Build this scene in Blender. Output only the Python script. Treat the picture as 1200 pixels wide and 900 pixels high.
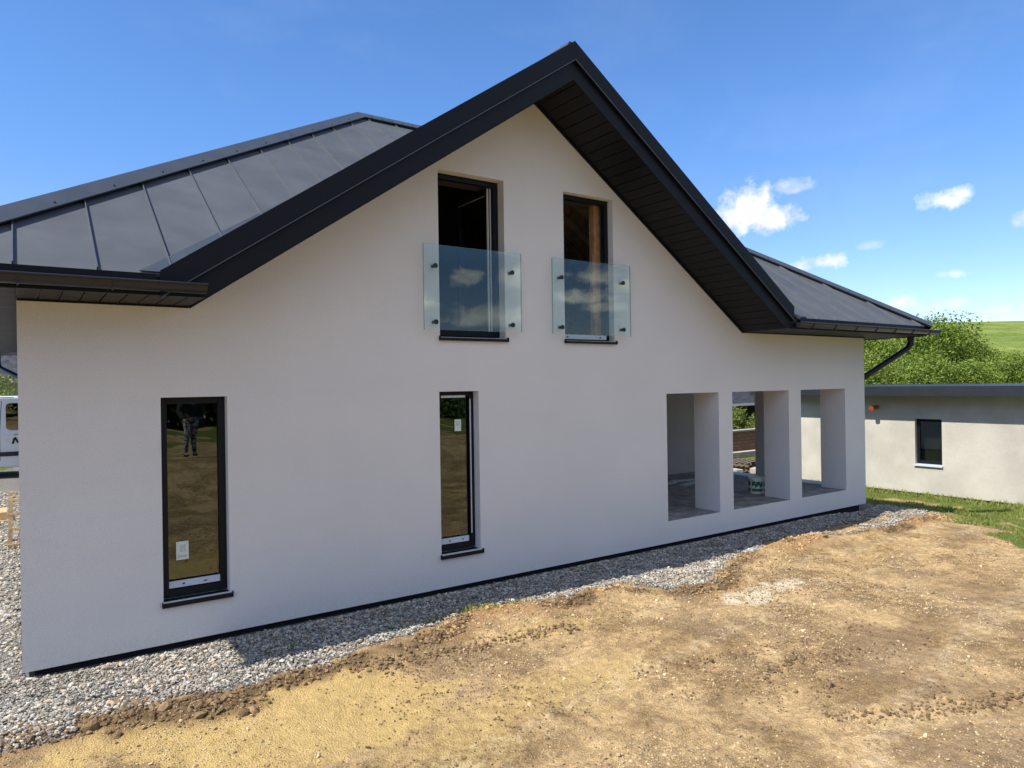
import bpy, bmesh, math, random
import numpy as np
from mathutils import Vector, Matrix
from mathutils.geometry import delaunay_2d_cdt
random.seed(7); RNG = np.random.default_rng(11)
for o in list(bpy.data.objects): bpy.data.objects.remove(o)
S = bpy.context.scene; COL = S.collection
H0 = 2.4                                   # camera height over the wall foot; wall drawings below use heights over the ground
# ------------------------------------------------------------------ camera
cam = bpy.data.objects.new('camera', bpy.data.cameras.new('camera')); COL.objects.link(cam)
cam.data.sensor_width = 36; cam.data.lens = 832/1200*36; cam.data.clip_end = 3000; cam.data.clip_start = .05
CR = Vector((0.8217457678839772, -0.5696591083230902, -0.014912855840327569))
CU = Vector((0.012624403915837466, -0.007964664856561988, 0.9998885880634365))
CF = Vector((0.5697144173974733, 0.8218424815122812, -0.0006466770393124432))
CP = Vector((0.0147, -7.3, H0))
m = Matrix((CR, CU, -CF)).transposed().to_4x4(); m.translation = CP; cam.matrix_world = m
S.camera = cam
# ------------------------------------------------------------------ light and sky
SUN_EL, SUN_AZ = 52.0, 272.5               # azimuth clockwise from +Y: the sun stands beyond the left end of the house
SKY_STRENGTH = .13
sd = Vector((math.sin(math.radians(SUN_AZ))*math.cos(math.radians(SUN_EL)), math.cos(math.radians(SUN_AZ))*math.cos(math.radians(SUN_EL)), math.sin(math.radians(SUN_EL))))
sun = bpy.data.objects.new('sun', bpy.data.lights.new('sun', 'SUN')); COL.objects.link(sun)
sun.data.energy = 4.3; sun.data.angle = math.radians(.53); sun.data.color = (1, .95, .86)
sun.rotation_euler = sd.to_track_quat('Z', 'Y').to_euler(); sun.location = (-10, 0, 30)
S.view_settings.view_transform = 'Standard'; S.view_settings.look = 'None'
S.view_settings.exposure = 0.64; S.view_settings.gamma = 1; S.view_settings.use_curve_mapping = False
W = bpy.data.worlds.new('World'); S.world = W; W.use_nodes = True
nt = W.node_tree; nt.nodes.clear()
def N(nt, t, **k):
    n = nt.nodes.new(t)
    for a, b in k.items(): setattr(n, a, b)
    return n
def mth(nt, op, a, b=None, c=None, clamp=False):
    n = N(nt, 'ShaderNodeMath', operation=op); n.use_clamp = clamp
    for i, v in enumerate((a, b, c)):
        if v is None: continue
        if isinstance(v, (int, float)): n.inputs[i].default_value = v
        else: nt.links.new(v, n.inputs[i])
    return n.outputs[0]
def mix(nt, f, a, b, bt='MIX'):
    n = N(nt, 'ShaderNodeMix', data_type='RGBA', blend_type=bt)
    for s, v in ((0, f), (6, a), (7, b)):
        if isinstance(v, (int, float)): n.inputs[s].default_value = v
        elif isinstance(v, tuple): n.inputs[s].default_value = (*v, 1) if len(v) == 3 else v
        else: nt.links.new(v, n.inputs[s])
    return n.outputs[2]
sky = N(nt, 'ShaderNodeTexSky', sky_type='NISHITA'); sky.sun_disc = False
sky.sun_elevation = math.radians(SUN_EL); sky.sun_rotation = math.radians(SUN_AZ)
sky.altitude = 1600; sky.air_density = 1.0; sky.dust_density = .0; sky.ozone_density = 2.2
tc = N(nt, 'ShaderNodeTexCoord'); sep = N(nt, 'ShaderNodeSeparateXYZ'); nt.links.new(tc.outputs['Generated'], sep.inputs[0])
AZ = mth(nt, 'MULTIPLY', mth(nt, 'ARCTAN2', sep.outputs[0], sep.outputs[1]), 180/math.pi)
EL = mth(nt, 'MULTIPLY', mth(nt, 'ARCSINE', sep.outputs[2]), 180/math.pi)
def noise(nt, scale, detail, vec, rough=.6, dist=0):
    n = N(nt, 'ShaderNodeTexNoise'); n.inputs['Scale'].default_value = scale; n.inputs['Detail'].default_value = detail
    n.inputs['Roughness'].default_value = rough; n.inputs['Distortion'].default_value = dist
    if vec is not None: nt.links.new(vec, n.inputs['Vector'])
    return n.outputs[0]
nz = noise(nt, 38, 7, tc.outputs['Generated'], .62); nzb = noise(nt, 11, 3, tc.outputs['Generated'], .5)
pert = mth(nt, 'ADD', mth(nt, 'MULTIPLY', mth(nt, 'SUBTRACT', nz, .5), 2.6), mth(nt, 'MULTIPLY', mth(nt, 'SUBTRACT', nzb, .5), .8))
# azimuth, elevation, half width, half height (degrees), density
CLOUDS = [(53.0,12.6,2.7,2.3,1.0),(53.6,12.4,2.2,1.9,1.0),(54.9,11.9,2.2,1.6,1.0),(56.5,14.1,1.6,.7,.5),(66.2,11.9,1.7,.8,.85),(67.2,12.2,1.0,.6,.7),(58.7,8.5,1.9,.75,.9),(57.2,8.3,1.2,.5,.6),
          (66.6,7.0,1.2,.4,.6),(70.9,9.9,1.0,.8,.8),(61.5,9.4,1.0,.4,.3),(63.9,5.2,1.3,.55,.6),(65.9,4.9,1.7,.6,.7),(69,4.4,1.5,.4,.5),(71.5,4.6,1.6,.8,.6),
          (76,8,3,1.2,.8),(84,11,5,2,.9),(95,8,6,2.2,.9),(-12,9,4,1.5,.6)]
tot = None
for az, el, w, h, dn in CLOUDS:
    u = mth(nt, 'DIVIDE', mth(nt, 'SUBTRACT', AZ, az), w)
    v = mth(nt, 'DIVIDE', mth(nt, 'SUBTRACT', EL, el), h)
    v = mth(nt, 'MAXIMUM', v, mth(nt, 'MULTIPLY', v, -1.5))
    r = mth(nt, 'SQRT', mth(nt, 'ADD', mth(nt, 'MULTIPLY', u, u), mth(nt, 'MULTIPLY', v, v)))
    k = mth(nt, 'MULTIPLY', mth(nt, 'ADD', mth(nt, 'SUBTRACT', 1.0, r), pert), 1.35, clamp=True)
    k = mth(nt, 'MULTIPLY', k, mth(nt, 'MULTIPLY', mth(nt, 'SUBTRACT', 1.75, r), 2.0, clamp=True))
    k = mth(nt, 'MULTIPLY', k, dn)
    tot = k if tot is None else mth(nt, 'MAXIMUM', tot, k)
# broken cloud over the half of the sky behind the photographer (it shows in the glass)
mp = N(nt, 'ShaderNodeMapping'); mp.inputs['Scale'].default_value = (1, 1, 2.6); nt.links.new(tc.outputs['Generated'], mp.inputs[0])
nb = noise(nt, 5.0, 8, mp.outputs[0], .6, .3)
back = mth(nt, 'MULTIPLY', mth(nt, 'SUBTRACT', nb, .43), 7, clamp=True)
back = mth(nt, 'MULTIPLY', back, mth(nt, 'MULTIPLY', mth(nt, 'SUBTRACT', -.12, sep.outputs[1]), 4, clamp=True))
back = mth(nt, 'MULTIPLY', back, mth(nt, 'MULTIPLY', mth(nt, 'SUBTRACT', sep.outputs[2], .2), 8, clamp=True))
for az, el, w, h, dn in ((148.8, 8.5, 1.5, .9, .9), (144.7, 8.6, 1.6, 1.3, 1), (147.3, 5.3, 3.6, 1.2, .8), (144.6, 11.0, 2.6, 1.2, .8), (149, 11.6, 1.0, .5, .6), (138.2, 8.4, 2.2, .9, .9), (139.2, 6.8, 2.4, .8, .9), (137.6, 5.9, 2.4, .6, .8), (135.9, 7.6, 1.4, .9, .8), (152.5, 6.5, 1.6, 1.0, .9)):
    u = mth(nt, 'DIVIDE', mth(nt, 'SUBTRACT', AZ, az), w); v = mth(nt, 'DIVIDE', mth(nt, 'SUBTRACT', EL, el), h); v = mth(nt, 'MAXIMUM', v, mth(nt, 'MULTIPLY', v, -1.3))
    r = mth(nt, 'SQRT', mth(nt, 'ADD', mth(nt, 'MULTIPLY', u, u), mth(nt, 'MULTIPLY', v, v)))
    k = mth(nt, 'MULTIPLY', mth(nt, 'MULTIPLY', mth(nt, 'ADD', mth(nt, 'SUBTRACT', 1.0, r), pert), 1.6, clamp=True), dn)
    back = mth(nt, 'MAXIMUM', mth(nt, 'MULTIPLY', back, 1.0), k)
# a faint high veil towards the horizon
wisp = noise(nt, 4, 6, mp.outputs[0], .55, .4)
veil = mth(nt, 'MULTIPLY', mth(nt, 'MULTIPLY', mth(nt, 'SUBTRACT', wisp, .5), 1.2, clamp=True), .14)
tot = mth(nt, 'MAXIMUM', tot, veil)
hs = N(nt, 'ShaderNodeHueSaturation'); hs.inputs['Saturation'].default_value = 1.13; hs.inputs['Value'].default_value = 1.0
nt.links.new(sky.outputs[0], hs.inputs['Color'])
lowk = mth(nt, 'MULTIPLY', mth(nt, 'SUBTRACT', .34, sep.outputs[2]), 3.2, clamp=True)
skyc = mix(nt, 1.0, hs.outputs[0], mix(nt, lowk, (.88, 1.0, 1.15), (.90, .83, .93)), 'MULTIPLY')
shade = mth(nt, 'MULTIPLY', mth(nt, 'SUBTRACT', noise(nt, 30, 5, tc.outputs['Generated'], .6), .38), 3.2, clamp=True)
cc = mix(nt, shade, (3.9, 4.3, 5.0), (6.7, 6.8, 6.9))
shb = mth(nt, 'MULTIPLY', mth(nt, 'SUBTRACT', noise(nt, 9, 6, mp.outputs[0], .6), .38), 3.2, clamp=True)
out = mix(nt, tot, skyc, cc)
out = mix(nt, back, mix(nt, mth(nt, 'MULTIPLY', mth(nt, 'MULTIPLY', mth(nt, 'SUBTRACT', -.1, sep.outputs[1]), 3, clamp=True), mth(nt, 'MULTIPLY', mth(nt, 'SUBTRACT', .27, sep.outputs[2]), 9, clamp=True)), out, mix(nt, 1.0, out, (.44, .43, .43), 'MULTIPLY')), mix(nt, shb, (2.8, 3.1, 3.6), (8.8, 8.6, 8.3)))
bg = N(nt, 'ShaderNodeBackground'); bg.inputs[1].default_value = SKY_STRENGTH; nt.links.new(out, bg.inputs[0])
wo = N(nt, 'ShaderNodeOutputWorld'); nt.links.new(bg.outputs[0], wo.inputs[0])

# ------------------------------------------------------------------ materials
def mat(name, col, rough=.7, metal=0, var=0, vscale=3, bump=0, bscale=60, spec=.5, island=0, extra=None, detail=5):
    M = bpy.data.materials.new(name); M.use_nodes = True; t = M.node_tree
    b = t.nodes['Principled BSDF']; b.inputs['Roughness'].default_value = rough; b.inputs['Metallic'].default_value = metal
    b.inputs['Specular IOR Level'].default_value = spec
    b.inputs['Base Color'].default_value = (*col, 1)
    tcn = N(t, 'ShaderNodeTexCoord'); cur = None
    if var:
        n = noise(t, vscale, detail, tcn.outputs['Object'])
        r = N(t, 'ShaderNodeMapRange'); t.links.new(n, r.inputs[0]); r.inputs[1].default_value = .3; r.inputs[2].default_value = .7
        cur = mix(t, r.outputs[0], tuple(c*(1-var) for c in col), tuple(min(1, c*(1+var)) for c in col))
        rr = N(t, 'ShaderNodeMapRange'); t.links.new(n, rr.inputs[0]); rr.inputs[3].default_value = max(0, rough-.08); rr.inputs[4].default_value = min(1, rough+.08)
        t.links.new(rr.outputs[0], b.inputs['Roughness'])
    if island:
        g = N(t, 'ShaderNodeNewGeometry'); r = N(t, 'ShaderNodeMapRange'); t.links.new(g.outputs['Random Per Island'], r.inputs[0])
        r.inputs[3].default_value = 1-island; r.inputs[4].default_value = 1+island
        cb = N(t, 'ShaderNodeCombineXYZ'); [t.links.new(r.outputs[0], cb.inputs[i]) for i in range(3)]
        cur = mix(t, 1.0, cur if cur is not None else tuple(col), cb.outputs[0], 'MULTIPLY')
    if cur is not None: t.links.new(cur, b.inputs['Base Color'])
    if bump:
        n = noise(t, bscale, 6, tcn.outputs['Object'], .6); bn = N(t, 'ShaderNodeBump'); bn.inputs['Strength'].default_value = bump
        bn.inputs['Distance'].default_value = .01; t.links.new(n, bn.inputs['Height']); t.links.new(bn.outputs[0], b.inputs['Normal'])
    if extra: extra(t, b, tcn)
    return M
def tan_mix(t, b, tcn):
    g = N(t, 'ShaderNodeNewGeometry'); src = b.inputs['Base Color'].links[0].from_socket
    k = mth(t, 'FRACT', mth(t, 'MULTIPLY', g.outputs['Random Per Island'], 37.7)); n = noise(t, 2.2, 4, tcn.outputs['Object'])
    k = mth(t, 'GREATER_THAN', mth(t, 'ADD', k, mth(t, 'MULTIPLY', n, .9)), 1.32)
    t.links.new(mix(t, mth(t, 'MULTIPLY', k, .75), src, mix(t, 1.0, src, (1.15, .86, .58), 'MULTIPLY')), b.inputs['Base Color'])
def plaster(name, col, stain=.06, splash=False):
    M = bpy.data.materials.new(name); M.use_nodes = True; t = M.node_tree; b = t.nodes['Principled BSDF']
    b.inputs['Roughness'].default_value = .92; b.inputs['Specular IOR Level'].default_value = .25
    tcn = N(t, 'ShaderNodeTexCoord'); o = tcn.outputs['Object']
    a = noise(t, .9, 4, o, .55); g = noise(t, 120, 3, o, .6); g2 = noise(t, 9, 5, o, .65)
    r = N(t, 'ShaderNodeMapRange'); t.links.new(a, r.inputs[0]); r.inputs[1].default_value = .3; r.inputs[2].default_value = .7
    c = mix(t, r.outputs[0], tuple(x*(1-stain) for x in col), tuple(min(1, x*(1+stain*.5)) for x in col))
    r2 = N(t, 'ShaderNodeMapRange'); t.links.new(g, r2.inputs[0]); r2.inputs[1].default_value = .3; r2.inputs[2].default_value = .7; r2.inputs[3].default_value = .84; r2.inputs[4].default_value = 1.09
    cb = N(t, 'ShaderNodeCombineXYZ'); [t.links.new(r2.outputs[0], cb.inputs[i]) for i in range(3)]
    c = mix(t, 1.0, c, cb.outputs[0], 'MULTIPLY')
    if splash:                                    # rain-splashed soil specks along the foot and faint trowel passes
        sp = N(t, 'ShaderNodeSeparateXYZ'); t.links.new(o, sp.inputs[0])
        k = mth(t, 'MULTIPLY', mth(t, 'SUBTRACT', .42, mth(t, 'ADD', sp.outputs[2], mth(t, 'MULTIPLY', g2, .3))), 3.0, clamp=True)
        k = mth(t, 'MULTIPLY', k, mth(t, 'MULTIPLY', mth(t, 'SUBTRACT', noise(t, 40, 5, o, .7), .45), 3, clamp=True)); c = mix(t, mth(t, 'MULTIPLY', k, .6), c, (.42, .34, .25))
        mpp = N(t, 'ShaderNodeMapping'); mpp.inputs['Scale'].default_value = (1.3, 1.3, 5); t.links.new(o, mpp.inputs[0])
        tw = noise(t, 1.6, 5, mpp.outputs[0], .6, .8); c = mix(t, mth(t, 'MULTIPLY', mth(t, 'SUBTRACT', tw, .5), .5, clamp=True), c, (.60, .595, .59))
    t.links.new(c, b.inputs['Base Color'])
    bn = N(t, 'ShaderNodeBump'); bn.inputs['Strength'].default_value = .9; bn.inputs['Distance'].default_value = .006
    hh = mth(t, 'ADD', g, mth(t, 'MULTIPLY', g2, .6)); t.links.new(hh, bn.inputs['Height']); t.links.new(bn.outputs[0], b.inputs['Normal'])
    return M
def glass(name, base_reflect, tint, rough=0.0):
    M = bpy.data.materials.new(name); M.use_nodes = True; t = M.node_tree; t.nodes.clear()
    lw = N(t, 'ShaderNodeLayerWeight'); lw.inputs[0].default_value = .5
    f5 = mth(t, 'POWER', lw.outputs['Facing'], 5.0)
    fac = mth(t, 'ADD', base_reflect, mth(t, 'MULTIPLY', f5, 1-base_reflect), clamp=True)
    tr = N(t, 'ShaderNodeBsdfTransparent'); tr.inputs[0].default_value = (*tint, 1)
    gl = N(t, 'ShaderNodeBsdfGlossy'); gl.inputs['Roughness'].default_value = rough; gl.inputs[0].default_value = (.88, .96, .90, 1)
    tcn = N(t, 'ShaderNodeTexCoord'); n = noise(t, 1.6, 2, tcn.outputs['Object']); bn = N(t, 'ShaderNodeBump'); bn.inputs['Strength'].default_value = .25; bn.inputs['Distance'].default_value = .004
    t.links.new(n, bn.inputs['Height']); t.links.new(bn.outputs[0], gl.inputs['Normal'])
    mx = N(t, 'ShaderNodeMixShader'); t.links.new(fac, mx.inputs[0]); t.links.new(tr.outputs[0], mx.inputs[1]); t.links.new(gl.outputs[0], mx.inputs[2])
    o = N(t, 'ShaderNodeOutputMaterial'); t.links.new(mx.outputs[0], o.inputs[0]); return M
def leafmat(name, col, col2):
    M = bpy.data.materials.new(name); M.use_nodes = True; t = M.node_tree; b = t.nodes['Principled BSDF']
    g = N(t, 'ShaderNodeNewGeometry'); tcn = N(t, 'ShaderNodeTexCoord'); nn_ = noise(t, 1.7, 3, tcn.outputs['Object']); k_ = mth(t, 'ADD', mth(t, 'MULTIPLY', g.outputs['Random Per Island'], .6), mth(t, 'MULTIPLY', mth(t, 'SUBTRACT', nn_, .32), 1.4), clamp=True); c = mix(t, k_, col, col2)  # noise darkens whole clumps: shade between them put into the leaf colour
    t.links.new(c, b.inputs['Base Color']); b.inputs['Roughness'].default_value = .55; b.inputs['Specular IOR Level'].default_value = .3
    tl = N(t, 'ShaderNodeBsdfTranslucent'); c2 = mix(t, 1.0, c, (1.5, 1.6, .7), 'MULTIPLY'); t.links.new(c2, tl.inputs[0])
    mx = N(t, 'ShaderNodeMixShader'); mx.inputs[0].default_value = .22
    o = t.nodes['Material Output']; t.links.new(b.outputs[0], mx.inputs[1]); t.links.new(tl.outputs[0], mx.inputs[2]); t.links.new(mx.outputs[0], o.inputs[0])
    return M
MT = dict(
    wall=plaster('white_plaster', (.735, .735, .73), .04, True),
    base=plaster('plinth_black', (.022, .022, .025)),
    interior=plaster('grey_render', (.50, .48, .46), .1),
    annex=plaster('annex_render', (.55, .52, .45), .22),
    anthracite=mat('anthracite_metal', (.0045, .006, .0095), .5, 0, .12, 4, spec=.22),
    roof=mat('roof_metal', (.082, .090, .100), .62, .0, .20, 1.3, .30, 1.6, spec=.35, detail=8),
    seam=mat('standing_seam', (.085, .092, .10), .4, .0, .1, 3, spec=1.0),
    roofcap=mat('roof_cap_metal', (.055, .062, .072), .42, .0, .1, 3, .05, 6, spec=.6),
    soffit=mat('soffit_metal', (.0055, .0058, .007), .5, 0, .1, 5, spec=.25),
    gutter=mat('gutter_metal', (.010, .012, .016), .33, .0, .12, 6, spec=.5),
    frame=mat('window_frame_foil', (.006, .008, .0115), .5, 0, .08, 6, spec=.25),
    film=mat('protective_film', (.55, .62, .72), .35, 0, .08, 30),
    white=mat('white_plastic', (.78, .79, .8), .4),
    paper=mat('paper', (.62, .74, .66), .7, 0, .15, 40),
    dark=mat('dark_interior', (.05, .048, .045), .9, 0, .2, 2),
    wood=mat('raw_timber', (.42, .22, .10), .75, 0, .3, 9, .3, 40),
    wood2=mat('pale_timber', (.50, .35, .18), .75, 0, .3, 12, .3, 40),
    osb=mat('roof_lining', (.30, .25, .15), .85, 0, .3, 4, .2, 20),
    steel=mat('black_fixing', (.012, .013, .015), .35),
    floor=mat('screed', (.24, .23, .215), .9, 0, .45, 5, .4, 40),
    rubble=mat('sheet', (.55, .55, .53), .7, 0, .2, 20),
    glass=glass('balustrade_glass', .085, (.955, .99, .975)),
    pane=glass('window_glass', .095, (.42, .45, .43)),
    gedge=mat('glass_edge', (.16, .34, .30), .15, 0, 0, spec=.8),
    brick=None, red=mat('orange_plastic', (.33, .06, .025), .45),
    bucket=mat('bucket_plastic', (.72, .75, .72), .4), green=mat('green_print', (.03, .17, .08), .5),
    van=mat('van_paint', (.74, .77, .80), .25, 0, .03, 2, spec=.6), black=mat('black_plastic', (.018, .018, .02), .5), rubber=mat('rubber', (.02, .02, .02), .85),
    vglass=glass('car_glass', .12, (.10, .11, .12)), rim=mat('wheel_rim', (.35, .36, .38), .35, .7), lamp=mat('tail_lamp', (.4, .02, .02), .2), head=mat('head_lamp', (.6, .62, .65), .12),
    rock=mat('crushed_stone', (.36, .335, .29), .92, 0, .3, 5, island=.55, spec=.12, extra=tan_mix),
    oldwood=mat('weathered_timber', (.16, .12, .085), .9, 0, .35, 9, .3, 40), fasciaa=mat('annex_fascia', (.020, .023, .030), .45, 0, .1, 3),
    pebble=mat('pebbles', (.43, .33, .20), .95, 0, .35, 7, island=.55, spec=.15),
    clod=mat('soil_clods', (.215, .145, .08), .98, 0, .35, 9, 1.0, 60, island=.35, spec=.1),
    clodo=mat('orange_clods', (.42, .27, .13), .98, 0, .3, 9, .6, 60, island=.3, spec=.1),
    grass=leafmat('grass_blades', (.12, .16, .03), (.28, .31, .085)),
    leaf=leafmat('bush_leaves', (.035, .085, .010), (.29, .37, .06)),
    leaf2=leafmat('pale_leaves', (.09, .13, .02), (.26, .30, .07)),
    leafd=leafmat('dark_leaves', (.03, .07, .015), (.11, .17, .035)),
    bark=mat('bark', (.10, .075, .055), .9, 0, .3, 12, .5, 30),
    tile=mat('roof_tile', (.04, .04, .046), .6, 0, .7, 5),
    skin=mat('skin', (.45, .26, .18), .55), cloth=mat('dark_cloth', (.03, .03, .033), .9), hair=mat('dark_hair', (.015, .01, .008), .6),
    concrete=mat('concrete', (.42, .39, .34), .9, 0, .2, 5, .3, 30),
)
def brickmat(name, c1, c2, mortar, sc, bw=.5, rh=.25):
    M = bpy.data.materials.new(name); M.use_nodes = True; t = M.node_tree; b = t.nodes['Principled BSDF']; b.inputs['Roughness'].default_value = .9
    tcn = N(t, 'ShaderNodeTexCoord'); sp = N(t, 'ShaderNodeSeparateXYZ'); t.links.new(tcn.outputs['Object'], sp.inputs[0])
    cb = N(t, 'ShaderNodeCombineXYZ'); t.links.new(mth(t, 'ADD', sp.outputs[0], sp.outputs[1]), cb.inputs[0]); t.links.new(sp.outputs[2], cb.inputs[1])
    br = N(t, 'ShaderNodeTexBrick'); t.links.new(cb.outputs[0], br.inputs[0]); br.inputs['Scale'].default_value = sc
    br.inputs['Color1'].default_value = (*c1, 1); br.inputs['Color2'].default_value = (*c2, 1); br.inputs['Mortar'].default_value = (*mortar, 1)
    br.inputs['Brick Width'].default_value = bw; br.inputs['Row Height'].default_value = rh; br.inputs['Mortar Size'].default_value = .02
    t.links.new(br.outputs[0], b.inputs['Base Color']); return M
MT['brick'] = brickmat('split_block', (.17, .095, .07), (.24, .135, .10), (.12, .075, .055), 1.0, .35, .13)
MT['brick2'] = brickmat('house_brick', (.16, .07, .05), (.20, .09, .06), (.16, .12, .1), 1.0, .25, .08)
def striped(name, a, b_, sc):
    M = mat(name, a, .9); t = M.node_tree; b = t.nodes['Principled BSDF']; tcn = N(t, 'ShaderNodeTexCoord')
    w = noise(t, sc, 2, tcn.outputs['Object'], .5, 2); k = mth(t, 'GREATER_THAN', w, .5); t.links.new(mix(t, k, a, b_), b.inputs['Base Color']); return M
MT['pattern'] = striped('patterned_cloth', (.02, .02, .03), (.5, .5, .52), 14)

# ------------------------------------------------------------------ mesh helpers
class MB:
    def __init__(s): s.v = []; s.f = []; s.m = []
    def poly(s, pts, mi=0):
        i = len(s.v); s.v += [tuple(p) for p in pts]; s.f.append(tuple(range(i, i+len(pts)))); s.m.append(mi)
    def raw(s, vs, fs, mi=0):
        i = len(s.v); s.v += [tuple(p) for p in vs]; s.f += [tuple(i+k for k in f) for f in fs]; s.m += [mi]*len(fs)
    def box(s, a, b, mi=0):
        x0, y0, z0 = a; x1, y1, z1 = b
        s.raw([(x0,y0,z0),(x1,y0,z0),(x1,y1,z0),(x0,y1,z0),(x0,y0,z1),(x1,y0,z1),(x1,y1,z1),(x0,y1,z1)],
              [(0,3,2,1),(4,5,6,7),(0,1,5,4),(1,2,6,5),(2,3,7,6),(3,0,4,7)], mi)
    def prism(s, ring0, ring1, mi=0):
        n = len(ring0); s.raw(list(ring0)+list(ring1), [tuple(range(n-1, -1, -1)), tuple(range(n, 2*n))]+[(i, (i+1) % n, n+(i+1) % n, n+i) for i in range(n)], mi)
    def extr(s, ring, d, mi=0): s.prism(ring, [tuple(Vector(p)+Vector(d)) for p in ring], mi)
    def beam(s, p0, p1, w, h, up=(0, 0, 1), mi=0):
        p0 = Vector(p0); p1 = Vector(p1); d = (p1-p0).normalized(); u = Vector(up); sd_ = d.cross(u).normalized(); u = sd_.cross(d).normalized()
        r = [sd_*a*w/2+u*b*h/2 for a, b in ((-1,-1),(1,-1),(1,1),(-1,1))]
        s.prism([p0+q for q in r], [p1+q for q in r], mi)
    def tube(s, pts, r, n=12, mi=0):
        pts = [Vector(p) for p in pts]; rings = []
        rr = r if isinstance(r, (list, tuple)) else [r]*len(pts)
        prev = None
        for i, p in enumerate(pts):
            d = (pts[min(i+1, len(pts)-1)]-pts[max(i-1, 0)]).normalized()
            a = d.orthogonal().normalized() if prev is None else (prev-d*prev.dot(d)).normalized()
            prev = a; b = d.cross(a)
            rings.append([p+(a*math.cos(2*math.pi*k/n)+b*math.sin(2*math.pi*k/n))*rr[i] for k in range(n)])
        vs = [q for R_ in rings for q in R_]; fs = []
        for i in range(len(pts)-1):
            for k in range(n): fs.append((i*n+k, i*n+(k+1) % n, (i+1)*n+(k+1) % n, (i+1)*n+k))
        fs.append(tuple(range(n-1, -1, -1))); fs.append(tuple((len(pts)-1)*n+k for k in range(n)))
        s.raw(vs, fs, mi)
    def lathe(s, prof, c=(0, 0, 0), n=24, mi=0, axis='z'):
        vs = []; fs = []
        for r, z in prof:
            for k in range(n):
                a = 2*math.pi*k/n; p = (r*math.cos(a), r*math.sin(a), z)
                if axis == 'y': p = (p[0], p[2], p[1])
                vs.append((p[0]+c[0], p[1]+c[1], p[2]+c[2]))
        for i in range(len(prof)-1):
            for k in range(n): fs.append((i*n+k, i*n+(k+1) % n, (i+1)*n+(k+1) % n, (i+1)*n+k))
        s.raw(vs, fs, mi)
    def build(s, name, mats, parent=None, smooth=False, bevel=0, normals=True):
        me = bpy.data.meshes.new(name); me.from_pydata(s.v, [], s.f); 
        for m_ in (mats if isinstance(mats, (list, tuple)) else [mats]): me.materials.append(m_)
        me.polygons.foreach_set('material_index', s.m)
        if normals:
            bm = bmesh.new(); bm.from_mesh(me); bmesh.ops.recalc_face_normals(bm, faces=bm.faces); bm.to_mesh(me); bm.free()
        if smooth: me.polygons.foreach_set('use_smooth', [True]*len(me.polygons))
        o = bpy.data.objects.new(name, me); COL.objects.link(o)
        if bevel:
            b = o.modifiers.new('bevel', 'BEVEL'); b.width = bevel; b.segments = 2; b.limit_method = 'ANGLE'
        if smooth and not bevel: me.set_sharp_from_angle(angle=math.radians(40))
        if parent is not None:
            o.parent = parent
            # parents are unrotated empties: keep the world position written in the vertices
            o.matrix_parent_inverse = Matrix.Translation(-world_loc(parent))
        return o
def world_loc(o):
    v = Vector(o.location)
    if o.parent: v = v*1.0
    return v if o.type == 'EMPTY' else (world_loc(o.parent) if False else Vector(o.location))
def empty(name, loc=(0, 0, 0)):
    o = bpy.data.objects.new(name, None); o.empty_display_size = .3; o.location = loc; COL.objects.link(o); return o
def tag(o, label=None, cat=None, group=None, kind=None):
    if label: o['label'] = label
    if cat: o['category'] = cat
    if group: o['group'] = group
    if kind: o['kind'] = kind
    return o
def npmesh(name, V, F, material, parent=None, smooth=False):
    me = bpy.data.meshes.new(name); n = len(V); k = F.shape[1]
    me.vertices.add(n); me.vertices.foreach_set('co', V.astype(np.float32).ravel())
    me.loops.add(F.size); me.loops.foreach_set('vertex_index', F.astype(np.int32).ravel())
    me.polygons.add(len(F)); me.polygons.foreach_set('loop_start', np.arange(0, F.size, k, dtype=np.int32)); me.polygons.foreach_set('loop_total', np.full(len(F), k, dtype=np.int32))
    me.polygons.foreach_set('use_smooth', np.full(len(F), smooth)); me.update(calc_edges=True); me.materials.append(material)
    o = bpy.data.objects.new(name, me); COL.objects.link(o)
    if parent is not None: o.parent = parent
    return o
# ------------------------------------------------------------------ ground
_T = RNG.random((256, 256))
def vnoise(x, y):
    xi = np.floor(x).astype(int); yi = np.floor(y).astype(int); fx = x-xi; fy = y-yi; fx = fx*fx*(3-2*fx); fy = fy*fy*(3-2*fy)
    g = lambda a, b: _T[a % 256, b % 256]
    return (g(xi, yi)*(1-fx)+g(xi+1, yi)*fx)*(1-fy)+(g(xi, yi+1)*(1-fx)+g(xi+1, yi+1)*fx)*fy
def fbm(x, y, o=4, g=.5):
    s = 0; a = 1; t = 0
    for i in range(o): s = s+a*vnoise(x*2**i+17.3*i, y*2**i+5.1*i); t += a; a *= g
    return s/t*2-1
def sst(a, b, x): t = np.clip((x-a)/(b-a), 0, 1); return t*t*(3-2*t)
def gravel_edge(x):
    return -1.30-.12*np.sin(x*1.3)-.18*fbm(x*1.1, x*0+3, 3)-.38*np.exp(-((x-6.4)/.9)**2)+.33*np.exp(-((x-9.3)/.7)**2)+.22*np.exp(-((x-5.4)/.45)**2)+.25*np.exp(-((x-3.9)/.5)**2)+.2*np.exp(-((x-7.9)/.35)**2)
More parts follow.
